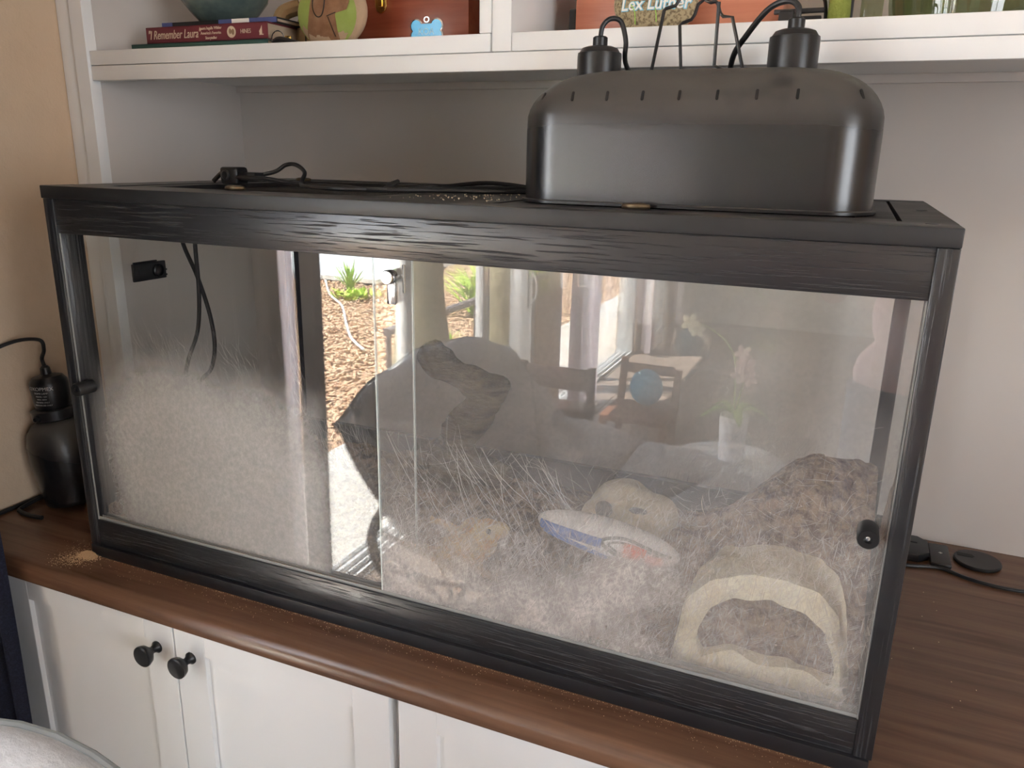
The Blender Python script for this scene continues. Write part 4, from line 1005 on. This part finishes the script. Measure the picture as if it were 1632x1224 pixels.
# wooden boxes
def woodbox(name, label, x0, x1, y0, y1, z1, m, side_m):
    t = thing(name, label, 'box', ((x0+x1)/2, (y0+y1)/2, SZ)); b = new(); box(b, x0, x1, y0, y1, SZ, z1-.04, .001); obj('box_body', b, m, t)
    b = new(); box(b, x0-.001, x1+.001, y0-.001, y1+.001, z1-.038, z1, .001); obj('lid', b, m, t); return t
wb = woodbox('wooden_box', 'polished reddish brown wooden box with a brass latch behind the dog stone', .285, .502, .425, .56, .985, redwood, darkwood)
b = new(); prism(b, [(.327, .906), (.330, .899), (.338, .895), (.346, .899), (.349, .906), (.350, .945), (.326, .945)], .4195, .4245, 'y', .0012); box(b, .334, .342, .4165, .4200, .905, .942, .001); obj('latch', b, brass, wb, label='brass latch plate')
b = new(); box(b, .5035, .586, .47, .64, SZ, .99, .001); tag(obj('dark_wooden_panel', b, darkwood, loc=(.545, .55, SZ)), 'very dark wooden box end standing against the divider', 'box')
# bone tag
bt = thing('bone_tag', 'bright blue bone-shaped dog tag reading KOA leaning against the wooden box', 'dog tag', (.481, .322, SZ))
def bone(cx_, cz_, w, h, o=0):
    pts = []
    lob = h*.30
    for (sx_, sz_, a0, a1) in ((1, 1, -50, 160), (-1, 1, 20, 230), (-1, -1, 130, 340), (1, -1, 200, 410)):
        for k in range(9):
            a = math.radians(a0+(a1-a0)*k/8); pts.append((cx_+sx_*(w/2-lob)+(lob+o)*math.cos(a), cz_+sz_*(h/2-lob*.92)+(lob+o)*math.sin(a)))
    return pts
# an upright bone outline: two lobes at either end
b = new(); prism(b, bone(.481, SZ+.0165, .054, .031, .0018), .3215, .3240, 'y', .0006); obj('metal_rim', b, steel, bt)
b = new(); prism(b, bone(.481, SZ+.0165, .054, .031, -.0004), .3205, .3230, 'y'); obj('enamel', b, mat('blue_enamel', (.02, .42, .78), .2, spec=.7), bt)
text('tag_name', 'KOA', .013, (.481, .3203, SZ+.015), mat('silver_print', (.45, .75, .88), .4), bt)
b = new(); tube(b, [(.481+.0042*math.cos(t), .3225, SZ+.0325+.0036*math.sin(t)) for t in np.linspace(0, 2*PI, 12)], .0011, 6); obj('loop', b, steel, bt)
# right cubby
pnl = thing('cherry_wood_box', 'wide cherry-red wooden box lying behind the lamp in the right cubby', 'box', (.85, .5, SZ))
b = new(); box(b, .689, .996, .42, .60, SZ, .955, .0012); obj('box_body', b, redwood2, pnl); b = new(); box(b, .688, .997, .419, .601, .9565, .985, .0012); obj('lid', b, redwood2, pnl)
b = new(); box(b, .674, .687, .43, .52, SZ, .888, .003, 3); tag(obj('black_case', b, blackwall, loc=(.68, .47, SZ)), 'slim black case standing beside the cherry-red box', 'case')
ls = thing('painted_name_stone', 'speckled oval stone hand-lettered Lex Luther in white and blue', 'painted stone', (.822, .385, SZ))
EE = (.822, SZ+.0505, .062, .050, .016, .385)
b = new(); blob(b, (.822, .385, SZ+.0505), (.062, .016, .050), 40); obj('stone', b, mat('speckled_stone', (.40, .33, .20), .9, bump=((90, 90, 90), .5, .003), var=((220, 220, 220), (.16, .12, .07), .45, .6)), ls)
def stone_text(s, size, cx_, cz_, m, lift, off=0., nm='lettering'):
    cu = bpy.data.curves.new('t', 'FONT'); cu.body = s; cu.size = size; cu.align_x = 'CENTER'; cu.align_y = 'CENTER'; cu.extrude = .0004; cu.offset = off; cu.shear = .15
    o = bpy.data.objects.new('t', cu); C.objects.link(o); me = bpy.data.meshes.new_from_object(o.evaluated_get(bpy.context.evaluated_depsgraph_get())); bpy.data.objects.remove(o)
    for v in me.vertices:
        x, z = cx_+v.co.x, cz_+v.co.y; u = ((x-EE[0])/EE[2])**2+((z-EE[1])/EE[3])**2
        v.co = Vector((x, EE[5]-EE[4]*math.sqrt(max(0, 1-min(u, .999)))-lift-v.co.z, z))-origin(ls)
    o = bpy.data.objects.new(nm, me); put(o, origin(ls), ls); me.materials.clear(); me.materials.append(m)
stone_text('Lex Luther', .0225, .824, SZ+.0455, mat('sky_blue_paint', (.25, .62, .80), .6), .0008, .0012, 'letter_outline')
stone_text('Lex Luther', .0225, .824, SZ+.0455, whitem, .0020, .0002)
gp = mat('lime_paint', (.40, .75, .10), .6); pp = mat('purple_paint', (.25, .08, .45), .6); gg = mat('mint_paint', (.10, .60, .35), .6)
for pts in ([(.790, bz+.046), (.796, bz+.036), (.797, bz+.020)], [(.826, bz+.040), (.828, bz+.030), (.828, bz+.022)]): stroke(pts, .0006, gp, ls, .0022, EE, 'painted_stem')
for (x, m_) in ((.776, gg), (.790, pp), (.800, gp)): stroke([(x-.004, bz+.066), (x, bz+.062), (x+.005, bz+.066), (x+.003, bz+.071), (x-.002, bz+.070)], .0011, m_, ls, .0022, EE, 'painted_swirl')
# collar with buckle
cl = thing('nylon_collar', 'black nylon collar with an open plastic buckle on the shelf', 'collar', (1.03, .41, SZ))
b = new(); box(b, .992, 1.012, .40, .425, SZ, SZ+.034, .003)
for z in (.004, .012, .022): box(b, 1.010, 1.048, .404, .416, SZ+z, SZ+z+.004, .001)
box(b, .985, 1.052, .405, .412, SZ+.030, SZ+.036, .001); obj('buckle', b, blackwall, cl)
b = new(); tube(b, [(1.045, .41, SZ+.007), (1.053, .41, SZ+.02), (1.050, .41, SZ+.045), (1.04, .42, SZ+.055)], .006, 8, flat=.4); obj('strap', b, cordm, cl)
b = new(); lathe(b, [(.011, 0), (.0135, .003), (.0145, .025), (.0135, .050), (.011, .053), (0, .053)], (1.0700, .405, SZ), seg=24)
rl = tag(obj('olive_roll', b, mat('olive_knit', (.26, .30, .06), .9, bump=((300, 300, 300), .9, .003)), loc=(1.07, .405, SZ)), 'olive green woven roll standing beside the collar buckle', 'roll')
b = new(); box(b, 1.055, 1.0870, .4185, .4235, SZ, SZ+.06, .002); obj('black_band', b, blackwall, rl, label='black backing band')
gv = glass('smoky_green_glass', .06, (.66, .70, .58))
b = new(); lathe(b, [(0, .004), (.078, .004), (.088, .012), (.092, .040), (.094, .085), (.096, .15), (.093, .15), (.090, .085), (.088, .040), (.082, .016), (0, .010)], (1.222, .455, SZ), seg=56)
jar = tag(obj('glass_jar', b, gv, loc=(1.222, .455, SZ)), 'large smoky green glass jar standing in the right cubby', 'jar')
b = new(); lathe(b, [(0, 0), (.080, 0), (.086, .004), (.080, .0045), (0, .0045)], (1.222, .455, SZ+.0002), seg=48); obj('jar_base', b, mat('smoky_base', (.08, .09, .05), .2), jar)
b = new(); box(b, 1.095, 1.124, .455, .50, SZ, .93, .002); tag(obj('glass_block', b, gv, loc=(1.11, .48, SZ)), 'small square smoky glass bottle between collar and glass jar', 'bottle')
b = new(); box(b, 1.087, 1.35, .62, .645, SZ, .868, .001); tag(obj('cream_box', b, mat('cream_card', (.66, .56, .46), .8), loc=(1.2, .63, SZ)), 'pale cream flat box lying behind the glass jar', 'box')

# ================================================================== BEHIND THE CAMERA (seen mirrored in the panes)
CX, CY, RR = .495, -.97, .575
RIM = [(0, -.10), (20, -.07), (60, .0), (100, .085), (130, .055), (159, .0), (185, .05), (203, .10), (220, .11), (232, .07), (243, -.07), (254, -.20), (285, -.24), (310, -.22), (345, -.13), (360, -.10)]
def rimz(a):      # height of the cushion rim around the bowl
    d = math.degrees(a) % 360
    for (a0, z0), (a1, z1) in zip(RIM, RIM[1:]):
        if a0 <= d <= a1:
            t = (d-a0)/(a1-a0); t = t*t*(3-2*t); return z0+(z1-z0)*t
    return -.1
pc = thing('papasan_chair', 'round papasan chair with deep grey tufted cushion in front of the sliding door', 'chair', (CX, CY, Z0))
NA, NRr = 144, 30; V, Fq = [], []
def cush(a, t, off):
    r = RR*t; zr = rimz(a); depth = .34
    z = -.36+(zr+.36)*t**2.4
    seg = abs(math.sin(a*4.5)); puff = .045*(seg**.35)*math.sin(PI*min(1, t*1.02))**.5+.012*abs(math.sin(PI*t*2.0))
    x, y = CX+r*math.cos(a), CY+r*math.sin(a)
    return Vector((x, y, z+off*(.055+puff)))
for side_ in (1, -1):
    for j in range(NRr+1):
        t = .02+.98*(j/NRr)
        for i in range(NA):
            a = 2*PI*i/NA; edge = math.sqrt(max(0, 1-max(0, (t-.86)/.14)**2))
            p = cush(a, t, side_*edge*(1 if side_ > 0 else .75)); V.append(tuple(p))
for s_ in (0, 1):
    o_ = s_*(NRr+1)*NA
    for j in range(NRr):
        for i in range(NA):
            q = (o_+j*NA+i, o_+j*NA+(i+1) % NA, o_+(j+1)*NA+(i+1) % NA, o_+(j+1)*NA+i); Fq.append(q if s_ == 0 else q[::-1])
cs_ = raw('cushion', V, Fq, fabric, pc, smooth=70)
b = new(); tube(b, [(CX+(RR+.004)*math.cos(a), CY+(RR+.004)*math.sin(a), rimz(a)) for a in np.linspace(0, 2*PI, 80)], .0045, 8, False); obj('piping', b, piping, cs_)
b = new()
for k in range(9):
    a = 2*PI*k/9
    pts = [cush(a, t, 1.0)+Vector((0, 0, .002)) for t in np.linspace(.1, .97, 14)]; tube(b, pts, .004, 6, False)
obj('tuft_seam', b, piping, cs_)
rat = mat('dark_rattan', (.07, .075, .075), .5)
b = new(); tube(b, [(CX+.50*math.cos(a), CY+.50*math.sin(a), -.30) for a in np.linspace(0, 2*PI, 60)], .014, 8, False)
for k in range(8):
    a = PI*k/8
    pts = [(CX+.50*s*math.cos(a), CY+.50*s*math.sin(a), -.30-.16*(1-s*s)) for s in np.linspace(-1, 1, 15)]
    tube(b, pts, .008, 6, False)
obj('bowl_frame', b, rat, pc)
b = new(); tube(b, [(CX+.40*math.cos(a), CY+.40*math.sin(a), Z0+.014) for a in np.linspace(0, 2*PI, 50)], .014, 8, False)
for k in range(12):
    a = 2*PI*k/12; c_ = a+.45
    tube(b, [(CX+.40*math.cos(a), CY+.40*math.sin(a), Z0+.015), (CX+.29*math.cos((a+c_)/2), CY+.29*math.sin((a+c_)/2), -.52), (CX+.46*math.cos(c_), CY+.46*math.sin(c_), -.31)], .007, 6)
obj('base_frame', b, rat, pc)
# wooden chair with blue cushion further back
wc = thing('wooden_chair', 'orange-brown wooden chair with a blue back cushion further back in the room', 'chair', (.25, -2.85, Z0))
owm = mat('orange_brown_frame', (.17, .07, .035), .6)
for (x, y, tz) in ((.10, -2.70, -.56), (.40, -2.70, -.56), (.11, -3.0, -.32), (.39, -3.0, -.36)):
    b = new(); tube(b, [(x, y, Z0), (x, y, -.65), (x+.01, y-.02, tz)], .020, 10); obj('leg', b, owm, wc)
b = new(); box(b, .09, .42, -3.0, -2.69, -.57, -.54, .006); obj('seat', b, owm, wc)
b = new(); box(b, .12, .38, -3.035, -3.015, -.40, -.35, .004); obj('backrest', b, owm, wc)
b = new(); blob(b, (.26, -2.93, -.445), (.085, .05, .095), 24); tag(obj('blue_cushion', b, mat('blue_cloth', (.10, .38, .58), .9), loc=(.26, -2.93, -.54)), 'light blue cushion standing on the seat of the wooden chair', 'cushion')
# little table with orchid
tb_ = thing('side_table', 'small round white side table holding the orchid', 'table', (.80, -2.0, Z0))
b = new(); lathe(b, [(.20, 0), (.205, .006), (.205, .016), (.20, .022), (0, .022)], (.80, -2.0, -.432), seg=40); obj('table_top', b, white, tb_)
for k in range(3):
    a = k*2*PI/3+.4; b = new(); tube(b, [(.80+.12*math.cos(a), -2+.12*math.sin(a), -.432), (.80+.19*math.cos(a), -2+.19*math.sin(a), Z0)], .013, 10, False); obj('leg', b, white, tb_)
oc = thing('potted_orchid', 'orchid with pale pink flowers in a white ceramic pot', 'plant', (.807, -2.0, -.41))
b = new(); lathe(b, [(.040, 0), (.044, .005), (.053, .165), (.054, .178), (.049, .178), (.046, .165), (0, .160)], (.807, -2.0, -.41), seg=36); obj('pot', b, mat('white_glaze', (.84, .84, .86), .15), oc)
b = new(); tube(b, [(.805, -2, -.25), (.800, -2, -.15), (.79, -2, -.03), (.75, -2, .04), (.68, -2, .085), (.62, -2, .095)], .0035, 8); tube(b, [(.81, -2, -.25), (.815, -2, -.18), (.83, -2, -.08), (.825, -2, -.02)], .003, 8); obj('flower_stem', b, leafm, oc)
pink = mat('pale_pink_petal', (.80, .60, .55), .7); cream = mat('cream_petal', (.80, .76, .52), .7)
def flower(c, r, m_, rot):
    b = new()
    for k in range(5):
        a = 2*PI*k/5+rot; blob(b, Vector(c)+Vector((math.cos(a)*r*.6, .004, math.sin(a)*r*.6)), (r*.5, r*.12, r*.36), 12, Matrix.Rotation(-a, 3, 'Y').to_quaternion())
    blob(b, c, (r*.22, r*.25, r*.22), 10); obj('flower', b, m_, oc)
for c, r, m_ in (((.622, -1.99, .095), .032, cream), ((.650, -1.985, .075), .028, cream), ((.818, -1.985, .005), .030, pink), ((.832, -1.98, -.035), .034, pink), ((.815, -1.985, -.075), .032, pink), ((.845, -1.985, -.085), .030, pink)): flower(c, r, m_, random.random()*6)
for k in range(5):
    a = k*1.3; b = new(); tube(b, [(.807, -2, -.235), (.807+.06*math.cos(a), -2+.06*math.sin(a), -.20), (.807+.13*math.cos(a), -2+.13*math.sin(a), -.235)], lambda t: .004+.012*math.sin(PI*min(.98, t)), 8, flat=.2); obj('leaf', b, leafm, oc)
# dark dining chair before the far door pane
dc = thing('dark_dining_chair', 'dark brown dining chair standing just inside the sliding door', 'chair', (-.02, -2.15, Z0))
for (x, y, tz) in ((-.17, -1.98, -.40), (.15, -1.98, -.40), (-.17, -2.34, -.22), (.15, -2.34, -.22)):
    b = new(); box(b, x-.016, x+.016, y-.016, y+.016, Z0, tz, .003); obj('leg', b, darkwood, dc)
b = new(); box(b, -.20, .18, -2.325, -1.95, -.40, -.37, .006); obj('seat', b, darkwood, dc)
b = new(); box(b, -.155, .135, -2.352, -2.330, -.33, -.23, .006); obj('backrest', b, darkwood, dc)
# the person taking the picture
pe = thing('person', 'person in a pink long-sleeved top and jeans holding up a phone in both hands', 'person', (1.335, -1.22, Z0))
b = new(); px, py = 1.335, -1.22
for s in (-1, 1):
    tube(b, [(px+s*.085, py, .14), (px+s*.095, py+.01, -.10), (px+s*.10, py+.02, -.28), (px+s*.10, py, -.52), (px+s*.105, py-.01, Z0+.06)], lambda t: .095-.052*t, 14)
    tube(b, [(px+s*.105, py-.06, Z0+.035), (px+s*.11, py+.02, Z0+.045), (px+s*.12, py+.15, Z0+.03)], .036, 12)
blob(b, (px, py, .17), (.17, .115, .12)); blob(b, (px, py+.005, .32), (.145, .105, .16)); blob(b, (px, py, .50), (.175, .11, .15)); blob(b, (px, py, .595), (.15, .07, .06))
tube(b, [(px, py, .60), (px-.02, py+.02, .70), (px-.04, py+.04, .76)], .048, 12, False)
hc = Vector((px-.05, py+.05, .815))
blob(b, hc, (.074, .092, .105), 24); blob(b, hc+Vector((-.015, .045, -.05)), (.052, .048, .050))
fd = Vector((-.45, .80, -.25)).normalized(); rt = fd.cross(Vector((0, 0, 1))).normalized(); up_ = rt.cross(fd)
blob(b, hc+fd*.098-up_*.012, (.012, .016, .018)); 
for s in (-1, 1): blob(b, hc+rt*s*.076-up_*.01, (.010, .016, .024))
ph = Vector((1.1272, -.8388, .6672))-Fv*.012+Rv*.050-Uv*.018   # phone centre
hands = {k: ph+Rv*k*.080-Fv*.010-Uv*.004 for k in (-1, 1)}
for s in (-1, 1):
    sh_ = Vector((px+s*.185, py, .565)); el = Vector((px+s*.20-.03, py+.13, .36)) if s > 0 else Vector((px-.235, py+.10, .38))
    h = hands[s]; wr = h-Fv*.060-Uv*.055+Rv*s*.018
    tube(b, [sh_-Vector((s*.03, 0, 0)), sh_, el, wr], lambda t: .052-.028*t, 12, n=10)
    palm = h-Fv*.018-Uv*.018+Rv*s*.014
    tube(b, [wr, (wr+palm)/2, palm], lambda t: .026+.004*math.sin(t*PI), 12, n=5, flat=.8)
    for q, ln_ in zip(range(4), (.92, 1.06, 1.0, .80)):
        u_ = Uv*((q-1.5)*-.0205+.006)
        k0 = h+Rv*s*.016-Fv*.014+u_*.9; k1 = h+Rv*s*.020+Fv*.004+u_; k2 = h+Rv*s*.006+Fv*.0165+u_; k3 = h-Rv*s*.016*ln_+Fv*.0165+u_
        tube(b, [palm, k0, k1, k2, k3], lambda t: .0088-.0022*t, 8, n=4)
    tube(b, [palm, h-Fv*.022+Rv*s*.010+Uv*.022, h-Fv*.012-Rv*s*.006+Uv*.028, h-Fv*.003-Rv*s*.026+Uv*.022], lambda t: .0115-.0035*t, 8, n=4)
b = remesh(b, .0042, 3)
skin = mat('skin', (.55, .32, .24), .55); pinkc = mat('pink_cotton', (.84, .58, .58), .9, bump=((20, 20, 20), .5, .01)); jean = mat('blue_jeans', (.12, .17, .26), .9); shoe = mat('dark_shoe', (.03, .03, .03), .6)
for f in b.faces:
    c = f.calc_center_median()
    hand = False
    for k in (-1, 1):
        w_ = hands[k]-Fv*.060-Uv*.055+Rv*k*.018; ax_ = hands[k]-w_
        if (c-w_).dot(ax_)/ax_.length_squared > .12 and (c-hands[k]).length < .13: hand = True
    if c.z < Z0+.07: i = 3
    elif c.z < .15: i = 2
    elif hand or c.z > .655: i = 0
    else: i = 1
    f.material_index = i
obj('body', b, [skin, pinkc, jean, shoe], pe, smooth=80)
b = new(); blob(b, hc-fd*.018+Vector((0, 0, .022)), (.086, .098, .100), 24); blob(b, hc-fd*.06-Vector((0, 0, .07)), (.070, .050, .11))
b = remesh(b, .009, 2); obj('hair', b, mat('brown_hair', (.06, .035, .02), .6, bump=((120, 120, 12), .8, .004)), pe, smooth=70)
for s in (-1, 1):
    b = new(); blob(b, hc+fd*.083+rt*s*.030+up_*.012, (.0125, .0105, .0085), 12); ew = obj('eye', b, MATS.get('eye_white') or mat('eye_white', (.75, .75, .75), .2), pe)
    b = new(); blob(b, hc+fd*.0945+rt*s*.030+up_*.010, .0045, 12); obj('iris', b, MATS.get('iris_brown') or mat('iris_brown', (.05, .025, .015), .2), ew)
b = new(); blob(b, hc+fd*.090-up_*.048, (.020, .008, .005), 12); obj('mouth', b, mat('lip', (.45, .16, .14), .5), pe)
b = new(); q = new(); box(q, -.036, .036, -.075, .075, -.0045, .0, .004, 3)
Mp = Matrix((Uv, -Rv, -Fv)).transposed().to_4x4(); Mp.translation = ph+Fv*.0
# phone lies in the image plane, long side level, lens beside the camera point
bmesh.ops.transform(q, matrix=Mp, verts=q.verts); merge(b, q)
po = tag(obj('phone', b, mat('phone_black', (.02, .02, .022), .25), loc=Mp.translation), 'dark smartphone held level in front of the person', 'phone')

# ------------------------------------------------------------------ raise everything so the floor is z = 0
for o in S.objects:
    if o.parent is None: o.location.z += FLOOR
